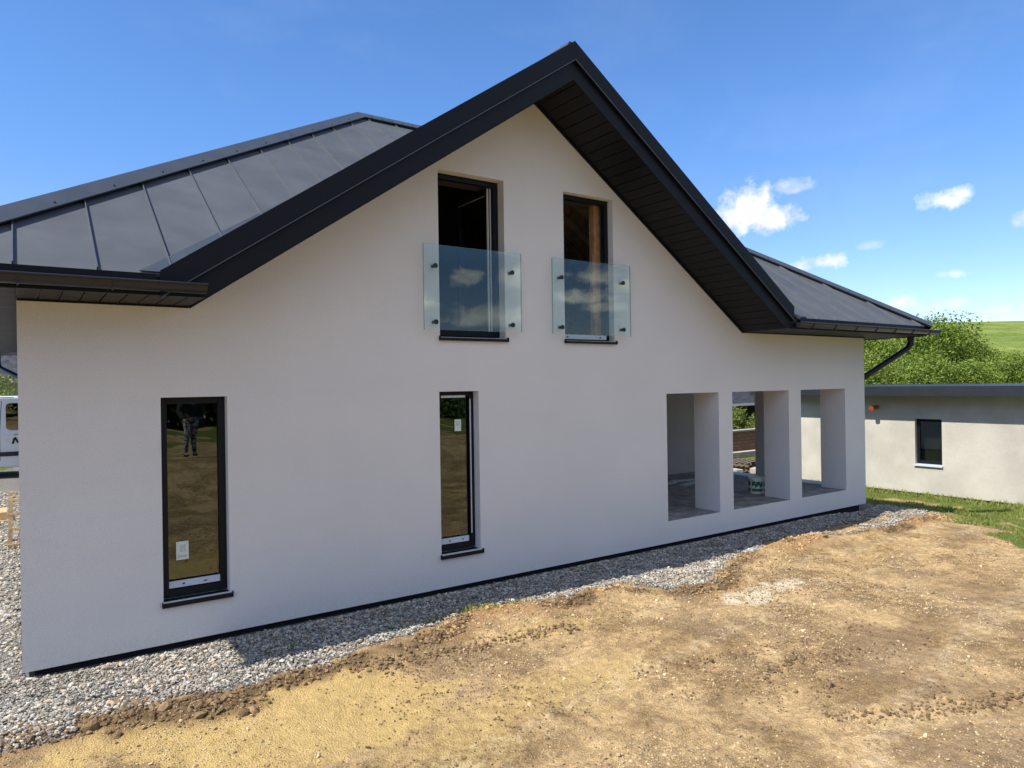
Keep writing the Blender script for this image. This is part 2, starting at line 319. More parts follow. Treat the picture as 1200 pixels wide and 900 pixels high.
def zones(x, y):
    """how much gravel, sand, brown clods, grass, orange soil, pale dust lies at a spot"""
    n1 = fbm(x*1.7, y*1.7, 4); n2 = fbm(x*.6+9, y*.9+4, 4); n3 = fbm(x*5, y*5, 3)
    e = gravel_edge(x)
    gr = sst(-.26, .16, (y-e)+.20*n3+.10*n1)*sst(14.0, 13.2, x+.4*n1)*sst(-9, -7, x)
    gr = gr*(1-.75*sst(-.55, -.95, y)*sst(-.05, .35, fbm(x*1.9+40, y*1.9, 4)+.25*sst(7, 11, x)-.12*sst(3, 0, x)))
    gr = np.where((x < .3), np.maximum(gr, sst(-1.75, -1.45, y+.15*n3)*sst(11.8, 10.6, y)*sst(-7, -5, x)), gr)
    gr = np.maximum(gr, .9*sst(.5, .25, np.hypot((x-16.6)/1.3, (y-1.0)/.9)+.15*n1))
    cl = np.exp(-(((y-e)+.22+.16*n1)/(.17+.14*sst(2.6, .5, x)))**2)*sst(13.3, 12.3, x)*sst(-3, -1, x)*sst(-.35, .35, n1+.5*n3+.12+.3*sst(3.5, 1, x))
    sa = sst(.55, -.15, np.hypot((x-1.5)/1.5, (y+2.3+.18*(x-1.5))/.75)-.72+.55*n1+.2*n3)
    sa = np.maximum(sa, sst(.6, -.3, np.hypot((x-4.1)/.9, (y+1.9)/.22)-.7+.6*n1+.3*n3)*.6)
    sa = np.maximum(sa, sst(.6, -.3, np.hypot((x-2.9)/1.3, (y+3.0)/.7)-.7+.8*n1+.3*n3)*.62)
    sa = np.maximum(sa, sst(.6, -.4, np.hypot((x-9.5)/1.6, (y+2.1)/.6)-.7+.7*n1+.3*n3)*.4)
    xb = np.interp(y, [-9, -5, -3.3, -2.8, -2, -1.3, -.3, 1.5], [11.5, 11.0, 11.3, 11.6, 12.3, 12.9, 13.7, 13.6])
    ga = sst(-.25, .35, x-xb+.35*n1+.2*n3)*(1-.95*sst(.75, .4, np.hypot((x-16.6)/1.5, (y-1.0)/1.1)+.2*n1))
    ga = np.maximum(ga, sst(16.3, 17, x)); ga = np.maximum(ga, sst(-14.5, -16.0, y+1.2*n2)); ga = np.maximum(ga, sst(12.5, 13.5, y)*.8*sst(-.2, .4, n2+.2))
    ga = np.where((x > 15.6) & (y > 4), np.maximum(ga, .5), ga)*sst(-.5, .3, n1+.5*n3+.15*(x > 13))
    og = sst(.25, -.1, np.hypot((x-12.3)/.75, (y+1.0)/.5)-.85+.3*n1)
    og = np.maximum(og, np.exp(-(((y-e)+.25)/.28)**2)*sst(.0, .5, fbm(x*.9+31, y*0+2, 3)+.1))
    for a, b, ra, rb in ((9.3, -1.25, .75, .22), (5.45, -1.35, .5, .14), (4.0, -1.15, .4, .1), (7.9, -1.35, .3, .12)):
        og = np.maximum(og, sst(.3, -.2, np.hypot((x-a)/ra, (y-b)/rb)-.8+.5*n1+.3*n3))
    pd = .8*sst(.55, -.3, np.hypot((x-6.75)/.75, (y+2.42)/.27)-.7+.7*n3+.5*n1)
    for a, b, ra, rb in ((8.6, -1.9, 1.3, .22), (4.3, -1.75, .5, .1), (10, -2.7, 1.2, .3), (11, -3.5, 1.3, .3)):
        pd = np.maximum(pd, .27*sst(.6, -.4, np.hypot((x-a)/ra, (y-b)/rb)-.8+.6*n1))
    for a0, b0, a1, b1 in ((1.5, -3.6, 12.5, -2.1), (3.2, -5.2, 13.0, -3.35), (4.6, -2.2, 11.8, -1.75)):   # compacted pale wheel tracks
        t_ = np.clip((x-a0)/(a1-a0), 0, 1); q_ = np.abs(y-(b0+(b1-b0)*t_)-.12*np.sin(t_*5)); pd = np.maximum(pd, .34*sst(.24, .06, q_+.12*n1+.08*n3)*sst(a0-.5, a0+.5, x)*sst(13, 12, x))
    return gr, sa, cl, ga, og, pd
def ground_z(x, y, fine=True):
    x = np.asarray(x, float); y = np.asarray(y, float)
    z = .075*sst(-.35, -1.5, y)*sst(14, 12, x)
    z = z+.66*sst(-7.6, -10.6, y)
    z = z-.035*sst(-.22, -.02, y)*sst(13.4, 12.8, x)*sst(-.2, .3, x)-.13*np.exp(-((x-12.9)/.5)**2)*sst(-.35, -.05, y)*sst(13.9, 13.3, x)
    sx = (x-13.3)*.82-(y+.9)*-.0-np.minimum(y+.9, 0)*-.57
    z = z-.60*np.clip(np.where(y > -.9, (x-13.3)/4.2, ((x-13.1)*.82-(y+.9)*.57)/4.6), 0, 1)**1.15*sst(-9, -6, y)
    z = z+.42*sst(6.5, 12.0, y)*sst(12, 4, x)
    z = z+.20*sst(-.2, -2.5, x)*sst(-1, 5, y)
    e = gravel_edge(x); near = sst(-9, -6, y)*sst(-5, -3, x)*sst(17, 15, x)
    z = z+.06*np.exp(-(((y-e)+.2)/.22)**2)*(.6+.6*fbm(x*2.2, y*2.2, 3))*near*sst(13.6, 12.8, x)
    z = z+.10*np.exp(-((x-12.4)/.7)**2-((y+.95)/.4)**2)+.05*np.exp(-((x-9.3)/.7)**2-((y+1.2)/.25)**2)+.04*np.exp(-((x-5.45)/.4)**2-((y+1.3)/.18)**2)
    z = z+.022*fbm(x*.8, y*.8, 4)*sst(.2, -.8, y)*sst(-40, -10, y)
    if fine: z = z+(.022*fbm(x*4.5, y*4.5, 4, .6)+.012*fbm(x*14, y*14, 2, .6))*sst(.1, -.4, y)*near
    # wheel ruts and kicked-up marks
    for x0, y0, x1, y1, w, d in ((1.5, -3.85, 12.5, -2.30, .05, .018), (1.5, -3.35, 12.5, -1.9, .04, .015), (4.5, -4.6, 6.6, -5.6, .09, .045), (3.3, -4.3, 5.9, -3.6, .06, .02), (6.6, -4.1, 9.6, -3.6, .10, .02), (2.7, -3.0, 5.4, -3.4, .05, .012)):
        dx, dy = x1-x0, y1-y0; t = np.clip(((x-x0)*dx+(y-y0)*dy)/(dx*dx+dy*dy), 0, 1); q = np.hypot(x-x0-t*dx, y-y0-t*dy)+.05*fbm(x*3, y*3, 2)
        z = z-d*np.exp(-(q/w)**2)*(.6+.6*fbm(x*4, y*4, 2))
    for a, b, r_, h in ((5.45, -3.78, .17, .05), (5.1, -3.7, .12, .04), (5.75, -3.95, .13, .04), (4.75, -3.35, .10, .03), (6.1, -2.9, .12, .03), (5.0, -4.2, .12, .03)):
        z = z+h*np.exp(-(((x-a)**2+((y-b)*1.6)**2)/r_**2))*(.2+1.6*fbm(x*8, y*8, 2))
    return z-.03
def dense(a, b, s, far, g=1.25):
    mid = list(np.arange(a, b+1e-6, s)); l = []; st = s; p = a
    while p > far[0]: st *= g; p -= st; l.append(p)
    r = []; st = s; p = b
    while p < far[1]: st *= g; p += st; r.append(p)
    return np.array(l[::-1]+mid+r)
gx = dense(-1.2, 13.6, .032, (-900, 1500), 1.12); gy = dense(-6.2, .1, .032, (-1200, 1300), 1.12)
X, Y = np.meshgrid(gx, gy); Z = ground_z(X, Y)
V = np.stack([X.ravel(), Y.ravel(), Z.ravel()], 1); nx, ny = len(gx), len(gy)
ii = (np.arange(ny-1)[:, None]*nx+np.arange(nx-1)[None, :]).ravel(); F = np.stack([ii, ii+1, ii+nx+1, ii+nx], 1)
def groundmat():
    M = bpy.data.materials.new('site_soil'); M.use_nodes = True; t = M.node_tree; b = t.nodes['Principled BSDF']; b.inputs['Roughness'].default_value = .97; b.inputs['Specular IOR Level'].default_value = .12
    tcn = N(t, 'ShaderNodeTexCoord'); o = tcn.outputs['Object']
    def att(nm):
        a = N(t, 'ShaderNodeAttribute', attribute_name=nm); s_ = N(t, 'ShaderNodeSeparateColor'); t.links.new(a.outputs['Color'], s_.inputs[0]); return s_.outputs
    A = att('zone_a'); B = att('zone_b')
    nA = noise(t, 1.4, 8, o, .65, .3); nB = noise(t, 14, 7, o, .7); nC = noise(t, 90, 4, o, .7); nD = noise(t, .45, 6, o, .6)
    def rng(s_, a, b_, c=0, d=1):
        r = N(t, 'ShaderNodeMapRange'); t.links.new(s_, r.inputs[0]); r.inputs[1].default_value = a; r.inputs[2].default_value = b_; r.inputs[3].default_value = c; r.inputs[4].default_value = d; return r.outputs[0]
    soil = mix(t, rng(nA, .42, .58), (.33, .222, .112), (.62, .44, .232))
    soil = mix(t, rng(mth(t, 'ADD', mth(t, 'MULTIPLY', nB, .5), mth(t, 'MULTIPLY', nC, .5)), .36, .62), mix(t, 1.0, soil, (.43, .40, .36), 'MULTIPLY'), mix(t, 1.0, soil, (1.33, 1.30, 1.22), 'MULTIPLY'))
    soil = mix(t, rng(nD, .51, .63, 0, .5), soil, (.28, .195, .12))
    vo = N(t, 'ShaderNodeTexVoronoi'); vo.inputs['Scale'].default_value = 75; t.links.new(o, vo.inputs['Vector'])
    pat = rng(nA, .42, .62)
    dots = mth(t, 'MULTIPLY', mth(t, 'MULTIPLY', mth(t, 'LESS_THAN', vo.outputs['Distance'], .30), mth(t, 'GREATER_THAN', N2(t, vo), .55)), .75)
    soil = mix(t, dots, soil, mix(t, N2(t, vo, 1), (.18, .14, .10), (.78, .68, .50)))
    sand = mix(t, rng(nB, .35, .7), (.50, .345, .135), (.66, .47, .20))
    c = mix(t, rng(mth(t, 'ADD', A[1], mth(t, 'MULTIPLY', mth(t, 'SUBTRACT', nB, .5), .7)), .3, .75), soil, sand)
    c = mix(t, rng(mth(t, 'ADD', B[1], mth(t, 'MULTIPLY', mth(t, 'SUBTRACT', nB, .5), .6)), .25, .8), c, mix(t, nB, (.30, .165, .075), (.50, .32, .16)))
    c = mix(t, rng(mth(t, 'ADD', B[2], mth(t, 'MULTIPLY', mth(t, 'SUBTRACT', nB, .5), .7)), .3, .8), c, (.72, .63, .46))
    c = mix(t, rng(mth(t, 'ADD', A[2], mth(t, 'MULTIPLY', mth(t, 'SUBTRACT', nB, .5), .8)), .3, .85), c, mix(t, nC, (.11, .07, .035), (.24, .155, .08)))
    c = mix(t, rng(mth(t, 'ADD', A[0], mth(t, 'MULTIPLY', mth(t, 'SUBTRACT', nB, .5), .5)), .35, .65), c, mix(t, nC, (.14, .13, .12), (.34, .32, .29)))
    c = mix(t, rng(mth(t, 'ADD', B[0], mth(t, 'MULTIPLY', mth(t, 'SUBTRACT', nB, .5), .7)), .35, .65), c, mix(t, nB, (.075, .11, .02), (.17, .21, .05)))
    t.links.new(c, b.inputs['Base Color'])
    hh = mth(t, 'ADD', mth(t, 'MULTIPLY', nB, .9), mth(t, 'ADD', mth(t, 'MULTIPLY', nC, .35), mth(t, 'MULTIPLY', vo.outputs['Distance'], -.25)))
    bn = N(t, 'ShaderNodeBump'); bn.inputs['Strength'].default_value = .9; bn.inputs['Distance'].default_value = .045; t.links.new(hh, bn.inputs['Height']); t.links.new(bn.outputs[0], b.inputs['Normal'])
    return M
def N2(t, vo, ch=0):
    s_ = N(t, 'ShaderNodeSeparateColor'); t.links.new(vo.outputs['Color'], s_.inputs[0]); return s_.outputs[ch]
ground = npmesh('ground', V, F, groundmat(), smooth=True); tag(ground, kind='structure', label='bare brown and sandy building site soil around the house')
zz = zones(V[:, 0], V[:, 1])
for nm, tri in (('zone_a', zz[:3]), ('zone_b', zz[3:])):
    a = ground.data.color_attributes.new(nm, 'FLOAT_COLOR', 'POINT'); a.data.foreach_set('color', np.stack([*tri, np.ones(len(V))], 1).astype(np.float32).ravel())

def ico():
    bm = bmesh.new(); bmesh.ops.create_icosphere(bm, subdivisions=1, radius=1); v = np.array([q.co[:] for q in bm.verts]); f = np.array([[q.index for q in p.verts] for p in bm.faces]); bm.free(); return v, f
IV, IF = ico()
def _lowrock():
    t = (1+5**.5)/2; v = np.array([(-1,t,0),(1,t,0),(-1,-t,0),(1,-t,0),(0,-1,t),(0,1,t),(0,-1,-t),(0,1,-t),(t,0,-1),(t,0,1),(-t,0,-1),(-t,0,1)], float); v /= np.linalg.norm(v[0])
    f = np.array([(0,11,5),(0,5,1),(0,1,7),(0,7,10),(0,10,11),(1,5,9),(5,11,4),(11,10,2),(10,7,6),(7,1,8),(3,9,4),(3,4,2),(3,2,6),(3,6,8),(3,8,9),(4,9,5),(2,4,11),(6,2,10),(8,6,7),(9,8,1)]); return v, f
LV, LF = _lowrock()
def rocks(name, P, size, material, flat=.65, jit=.28, sink=.25, parent=None):
    n = len(P); v = LV[None]*(1+jit*(RNG.random((n, 12, 1))-.5)*2)
    sc = np.stack([.7+.6*RNG.random(n), .7+.6*RNG.random(n), flat*(.7+.6*RNG.random(n))], 1); v = v*sc[:, None, :]
    a = RNG.random(n)*2*np.pi; b = (RNG.random(n)-.5)*1.3
    Rz = np.zeros((n, 3, 3)); Rz[:, 0, 0] = np.cos(a); Rz[:, 0, 1] = -np.sin(a); Rz[:, 1, 0] = np.sin(a); Rz[:, 1, 1] = np.cos(a); Rz[:, 2, 2] = 1
    Rx = np.zeros((n, 3, 3)); Rx[:, 0, 0] = 1; Rx[:, 1, 1] = np.cos(b); Rx[:, 1, 2] = -np.sin(b); Rx[:, 2, 1] = np.sin(b); Rx[:, 2, 2] = np.cos(b)
    v = np.einsum('nij,nkj->nki', Rz@Rx, v)*size[:, None, None]
    v += P[:, None, :]; v[:, :, 2] += (size*flat*(1-2*sink))[:, None]
    F_ = (LF[None]+12*np.arange(n)[:, None, None]).reshape(-1, 3)
    return npmesh(name, v.reshape(-1, 3), F_, material, parent)
def scatter(n, x0, x1, y0, y1, zi, thr=.5, power=1):
    x = RNG.uniform(x0, x1, n); y = RNG.uniform(y0, y1, n); z_ = zones(x, y)[zi]; k = RNG.random(n) < np.clip((z_-thr)/(1-thr+1e-6), 0, 1)**power; return x[k], y[k]
x, y = scatter(130000, -.3, 14.6, -2.2, .02, 0, .35, .7)
xq, yq = scatter(9000, 14.6, 18.4, -1, 3, 0, .35, .7); x = np.r_[x, xq]; y = np.r_[y, yq]
x2, y2 = scatter(72000, -3.4, .02, -2.2, 10.6, 0, .35, .7); k = RNG.random(len(x2)) < np.where(y2 > 3, .45, .9); x2, y2 = x2[k], y2[k]
x = np.concatenate([x, x2]); y = np.concatenate([y, y2]); far = np.where((y > 2), 1.5, 1.0)
sz = (RNG.uniform(.0042, .0125, len(x))*(1+.8*(RNG.random(len(x)) < .12)))*far
lay = RNG.random(len(x))*.025*np.where(y < -.05, 1, .4)
g_ = rocks('gravel', np.stack([x, y, ground_z(x, y)+lay], 1), sz, MT['rock'])
tag(g_, kind='stuff', label='light grey crushed stone strip along the foot of the wall', cat='gravel')
n = 120000; x = RNG.uniform(-1, 14, n); d_ = RNG.random(n); y = -1.2-5.0*d_
zn = zones(x, y); dens = .36+1.5*fbm(x*.9+5, y*1.1, 4); k = (RNG.random(n) < dens*(1-.45*zn[1])*(1-zn[3])); x, y = x[k], y[k]
sz = RNG.uniform(.0028, .0075, len(x))*(1+1.3*(RNG.random(len(x)) < .03))
p_ = rocks('loose_pebbles', np.stack([x, y, ground_z(x, y)], 1), sz, MT['pebble'], .7, .25, .2)
tag(p_, kind='stuff', label='small loose pebbles and crumbs lying on the dirt', cat='pebbles')
x, y = scatter(26000, -.6, 13, -2.8, -.8, 2, .35, 1); sz = RNG.uniform(.006, .022, len(x))*(1+1.1*(RNG.random(len(x)) < .05))
ex = [(.07,-1.44,.09),(-.01,-1.56,.07),(.05,-1.6,.05),(.16,-1.40,.05),(.8,-1.52,.05),(1.1,-1.53,.045),(5.45,-3.78,.06),(5.33,-3.72,.045),(5.1,-3.70,.035),(5.6,-3.9,.045),(5.75,-3.96,.05),(4.98,-3.77,.04),(4.75,-3.35,.03),(5.05,-4.22,.05),(4.9,-4.3,.03),(5.9,-5.08,.05),(5.5,-4.75,.04),(6.3,-5.3,.03)]
for a, b, r_ in list(ex):
    for q in range(46): ex.append((a+random.gauss(0, .13), b+random.gauss(0, .05), r_*random.uniform(.08, .5)))
for q in range(420): t_q = random.random(); ex.append((4.0+2.6*t_q+random.gauss(0, .10), -3.15-1.0*t_q*.55+random.gauss(0, .06)-.5*(q % 3 == 0), random.uniform(.006, .02)))
for q in range(500): t_q = random.random(); ex.append((4.6+2.6*t_q, -4.45-1.35*t_q+random.gauss(0, .05)-.05*math.sin(9*t_q), random.uniform(.006, .022)))
for q in range(500): t_q = random.random(); ex.append((2.2+2.2*t_q, -1.75-.25*t_q+random.gauss(0, .07), random.uniform(.006, .028)))
ex = np.array(ex); ex[:, 2] = np.minimum(ex[:, 2], .042); x = np.concatenate([x, ex[:, 0]]); y = np.concatenate([y, ex[:, 1]]); sz = np.concatenate([sz, ex[:, 2]*.7])
xk = RNG.uniform(-1, 13.5, 70000); yk = -1.25-5.0*RNG.random(70000); dk = RNG.random(70000) < np.clip(.10+1.5*fbm(xk*1.3+2, yk*1.3, 4), 0, 1)*(1-.6*zones(xk, yk)[1])*(1-zones(xk, yk)[3]); xk, yk = xk[dk], yk[dk]
x = np.concatenate([x, xk]); y = np.concatenate([y, yk]); sz = np.concatenate([sz, RNG.uniform(.003, .009, len(xk))*(1+1.0*(RNG.random(len(xk)) < .03))])
c_ = rocks('soil_clods', np.stack([x, y, ground_z(x, y)], 1), sz, MT['clod'], .8, .42, .3)
tag(c_, kind='stuff', label='dark brown broken soil clods along the edge of the gravel', cat='soil')
x, y = scatter(9000, 2, 13.6, -2.6, -.5, 4, .4, 1); sz = RNG.uniform(.008, .024, len(x))
c_ = rocks('clay_clods', np.stack([x, y, ground_z(x, y)], 1), sz, MT['clodo'], .6, .35, .35)
tag(c_, kind='stuff', label='orange clay crumbs heaped between gravel and dirt', cat='soil')
# grass blades
def blades(x, y, h, name, label, z=None):
    n = len(x); a = RNG.random(n)*2*np.pi; w = h*.07+.0025; ln = RNG.uniform(.1, .7, n)*h
    if z is None: z = ground_z(x, y)-.005
    dx, dy = np.cos(a), np.sin(a); b2 = RNG.random(n)*2*np.pi
    P0 = np.stack([x-dx*w, y-dy*w, z], 1); P1 = np.stack([x+dx*w, y+dy*w, z], 1)
    P2 = np.stack([x+np.cos(b2)*ln*.35+dx*w*.7, y+np.sin(b2)*ln*.35+dy*w*.7, z+h*.6], 1); P3 = np.stack([x+np.cos(b2)*ln, y+np.sin(b2)*ln, z+h], 1)
    V = np.stack([P0, P1, P2, P3], 1).reshape(-1, 3); i = 4*np.arange(n)[:, None]; F = i+np.array([[0, 1, 2, 3]])
    o = npmesh(name, V, F, MT['grass']); tag(o, kind='stuff', label=label, cat='grass'); return o
x, y = scatter(120000, 10.8, 18.9, -8, 6.5, 3, .35, 1); h = RNG.uniform(.02, .05, len(x))*(1+1.0*(fbm(x*2, y*2, 3) > .3))
xe = RNG.uniform(18.5, 18.93, 3600); ye = RNG.uniform(-8, 7, 3600)
x = np.concatenate([x, xe]); y = np.concatenate([y, ye]); h = np.concatenate([h, RNG.uniform(.05, .16, 3600)])
blades(x, y, h, 'grass', 'short green grass growing in front of the low annex')
xe = RNG.normal(3.55, .22, 260); ye = RNG.normal(-.98, .045, 260); xf = RNG.normal(4.05, .25, 120); yf = RNG.normal(-1.10, .04, 120); xg = RNG.normal(1.95, .12, 50); yg = RNG.normal(-.78, .04, 50)
blades(np.r_[xe, xf, xg], np.r_[ye, yf, yg], RNG.uniform(.02, .07, 430), 'weeds', 'sparse weeds sprouting at the edge of the gravel strip')
# hill behind the bushes
fh = Vector((CF.x, CF.y, 0)).normalized(); rh = Vector((fh.y, -fh.x, 0))
hx = np.linspace(-120, 520, 130); hd = np.concatenate([np.linspace(55, 150, 60), np.linspace(155, 420, 24)])
A_, D_ = np.meshgrid(hx, hd)
HZ = 16.8*sst(40, 185, D_)**.95*(1-.0*A_)+.5*fbm(A_*.03, D_*.03, 4)+.25*sst(70, 140, D_)*np.sin(A_*.045+1)-.006*np.maximum(A_-90, 0)-.8
HX = CP.x+fh.x*D_+rh.x*A_; HY = CP.y+fh.y*D_+rh.y*A_
V = np.stack([HX.ravel(), HY.ravel(), HZ.ravel()], 1); nx = len(hx); ny = len(hd); ii = (np.arange(ny-1)[:, None]*nx+np.arange(nx-1)[None, :]).ravel(); F = np.stack([ii, ii+1, ii+nx+1, ii+nx], 1)
def meadow(t, b, tcn):
    a = noise(t, .09, 6, tcn.outputs['Object'], .65); c = noise(t, 1.2, 5, tcn.outputs['Object'], .7)
    r = N(t, 'ShaderNodeMapRange'); t.links.new(a, r.inputs[0]); r.inputs[1].default_value = .38; r.inputs[2].default_value = .62
    r2 = N(t, 'ShaderNodeMapRange'); t.links.new(c, r2.inputs[0]); r2.inputs[1].default_value = .35; r2.inputs[2].default_value = .68
    c1 = mix(t, r.outputs[0], (.15, .21, .038), (.30, .33, .085)); c1 = mix(t, r2.outputs[0], mix(t, 1.0, c1, (.55, .62, .55), 'MULTIPLY'), c1); t.links.new(c1, b.inputs['Base Color'])
hill = npmesh('hill', V, F, mat('meadow', (.15, .2, .04), 1, 0, spec=.1, extra=meadow), smooth=True); tag(hill, kind='structure', label='broad green meadow hill behind the bushes')
# ------------------------------------------------------------------ the house
ZR = H0
house = empty('family_house', (6.6, 5.3, 0)); tag(house, 'large white plastered house with dark metal roof and steep front gable', 'house')
def holed(name, outline, holes, y0, y1, material, parent, axis='y', rmat=None):
    """flat wall between two planes, with rectangular openings; outline and holes in (u, z)"""
    vs = [Vector(p) for p in outline]; n = len(vs); ed = [(i, (i+1) % n) for i in range(n)]
    for (a, b, c, d) in holes:
        i = len(vs); vs += [Vector((a, c)), Vector((b, c)), Vector((b, d)), Vector((a, d))]; ed += [(i, i+1), (i+1, i+2), (i+2, i+3), (i+3, i)]
    r = delaunay_2d_cdt(vs, ed, [list(range(n))], 1, 1e-5); tv, tf = r[0], r[2]
    def P(u, y, z): return (u, y, z) if axis == 'y' else (y, u, z)
    B = MB()
    for f in tf:
        c = sum((tv[i] for i in f), Vector((0, 0)))/len(f)
        if any(a < c.x < b and cc_ < c.y < d for a, b, cc_, d in holes): continue
        B.poly([P(tv[i].x, y0, tv[i].y) for i in f]); B.poly([P(tv[i].x, y1, tv[i].y) for i in reversed(f)])
    rings = [list(outline)]+[[(a, c), (b, c), (b, d), (a, d)] for a, b, c, d in holes]
    for R_ in rings:
        for i in range(len(R_)):
            p, q = R_[i], R_[(i+1) % len(R_)]; B.poly([P(p[0], y0, p[1]), P(q[0], y0, q[1]), P(q[0], y1, q[1]), P(p[0], y1, p[1])])
    me = bpy.data.meshes.new(name); bm = bmesh.new()
    vv = [bm.verts.new(p) for p in B.v]; [bm.faces.new([vv[i] for i in f]) for f in B.f]
    bmesh.ops.remove_doubles(bm, verts=bm.verts, dist=1e-5); bmesh.ops.recalc_face_normals(bm, faces=bm.faces); bm.to_mesh(me); bm.free(); me.materials.append(material)
    o = bpy.data.objects.new(name, me); COL.objects.link(o); o.parent = parent; o.matrix_parent_inverse = Matrix.Translation(-Vector(parent.location)); return o
L = 13.25; SO = ZR+.778; APX, APZ = 5.48, ZR+3.61; SL = .684
win1 = (1.09, 1.68, .40, 2.317); win2 = (4.04, 4.58, .40, 2.317); fw1 = (4.06, 4.99, 2.96, 4.925); fw2 = (5.94, 6.82, 2.96, 4.93)
ops = [(7.84, 9.01, .334, 2.215), (9.34, 10.84, .334, 2.215), (11.19, 12.58, .334, 2.215)]
holed('front_wall', [(0, .015), (L, .015), (L, SO+.01), (9.62, SO+.01), (APX, APZ+.02), (1.34, SO+.01), (0, SO+.01)], [win1, win2, fw1, fw2]+ops, 0, .5, MT['wall'], house)
B = MB(); B.box((.0, .501, .015), (.45, 10.7, SO+.01)); B.build('side_wall', MT['wall'], house)
holed('side_wall', [(.501, .015), (10.7, .015), (10.7, SO+.01), (.501, SO+.01)], [(.53, 1.5, .34, 2.5), (2.17, 3.42, .34, 2.5)], L-.4, L, MT['wall'], house, axis='x')
B = MB(); B.box((.451, 10.25, .015), (L-.401, 10.7, SO+.01)); B.build('back_wall', MT['wall'], house)
B = MB(); B.box((.09, .09, -.5), (L-.09, 10.6, .013)); B.build('plinth', MT['base'], house)
B = MB(); B.box((7.15, .501, .30), (L-.401, 3.6, .336)); [B.box((a, .006, .3345), (b, .5, .3385)) for a, b in ((7.842, 9.008), (9.342, 10.838), (11.192, 12.578))]
B.build('terrace_floor', MT['floor'], house)
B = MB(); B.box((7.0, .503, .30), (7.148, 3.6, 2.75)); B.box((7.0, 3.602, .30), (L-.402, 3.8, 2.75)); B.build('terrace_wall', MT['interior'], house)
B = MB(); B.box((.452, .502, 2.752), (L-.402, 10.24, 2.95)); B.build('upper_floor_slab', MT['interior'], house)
B = MB(); B.box((.452, 3.2, .0), (6.98, 3.3, 2.75)); B.box((2.6, 3.3, 2.952), (8.4, 3.4, 4.6)); B.box((5.40, .502, 2.952), (5.5, 4.39, 5.7)); B.build('partition_wall', MT['dark'], house)
B = MB(); B.box((.452, .502, .02), (6.98, 10.2, .30)); B.build('ground_floor', MT['dark'], house)
# ---- main hipped roof
ZE = ZR+.95; OV = .82; SM = .672; t_ = 6.16
Ax, Bx = -OV, L+OV; YR = t_-OV; YB = 2*YR+OV; ZT = ZE+SM*t_
def zm(y): return ZE+SM*(y+OV)
def zg(x): return SO+.405+SL*(x-1.34) if x < APX else SO+.405+SL*(9.62-x)
xl = APX-(zg(APX)-ZE)/SL; xr = APX+(zg(APX)-ZE)/SL; yv = (zg(APX)-ZE)/SM-OV
def slab(B, pts, th=.03):
    n = (Vector(pts[1])-Vector(pts[0])).cross(Vector(pts[2])-Vector(pts[0])).normalized()
    if n.z < 0: n = -n
    B.prism([tuple(Vector(p)-n*th) for p in pts], [tuple(p) for p in pts])
D = (Ax+t_, YR, ZT); C = (Bx-t_, YR, ZT)
A1 = (Ax, -OV, ZE); B1 = (Bx, -OV, ZE); E1 = (Bx, YB, ZE); F1 = (Ax, YB, ZE)
def seams(B, lo, hi, xs, pt, nrm):
    for s_ in xs:
        a, b = lo(s_), hi(s_)
        if a is None or b-a < .15: continue
        p = Vector(pt(s_, a)); q = Vector(pt(s_, b)); B.beam(p+nrm*.012, q+nrm*.012, .010, .030, nrm, 1)
nf = Vector((0, -SM, 1)).normalized()
B = MB(); slab(B, [A1, (xl, -OV, ZE), (APX, yv, zm(yv)), D]); slab(B, [(xr, -OV, ZE), B1, C, (APX, yv, zm(yv))]); slab(B, [D, (APX, yv, zm(yv)), C])
def lo_f(x):
    if xl-.02 < x < xr+.02: return yv-abs(x-APX)*(yv+OV)/(APX-xl) if x < APX else yv-(x-APX)*(yv+OV)/(xr-APX)
    return -OV
def hi_f(x): return -OV+min(t_, x-Ax, Bx-x)-.10
seams(B, lo_f, hi_f, [-.02-.55*1+.55*k for k in range(0, 28)], lambda x, y: (x, y, zm(y)), nf)
B.build('roof_slope', [MT['roof'], MT['seam']], house)
B = MB(); slab(B, [A1, D, F1]); nl = Vector((-SM, 0, 1)).normalized()
seams(B, lambda y: -OV, lambda y: -OV+min(t_, y+OV, YB-y)-.1, [-.4+.55*k for k in range(22)], lambda y, x: (x, y, ZE+SM*(x+OV)), nl); B.build('roof_slope', [MT['roof'], MT['seam']], house)
B = MB(); slab(B, [B1, E1, C]); nr = Vector((SM, 0, 1)).normalized()
seams(B, lambda y: -OV, lambda y: -OV+min(t_, y+OV, YB-y)-.1, [-.4+.55*k for k in range(22)], lambda y, x: (L-x, y, ZE+SM*(x+OV)), nr); B.build('roof_slope', [MT['roof'], MT['seam']], house)
B = MB(); slab(B, [F1, D, C, E1]); B.build('roof_slope', MT['roof'], house)
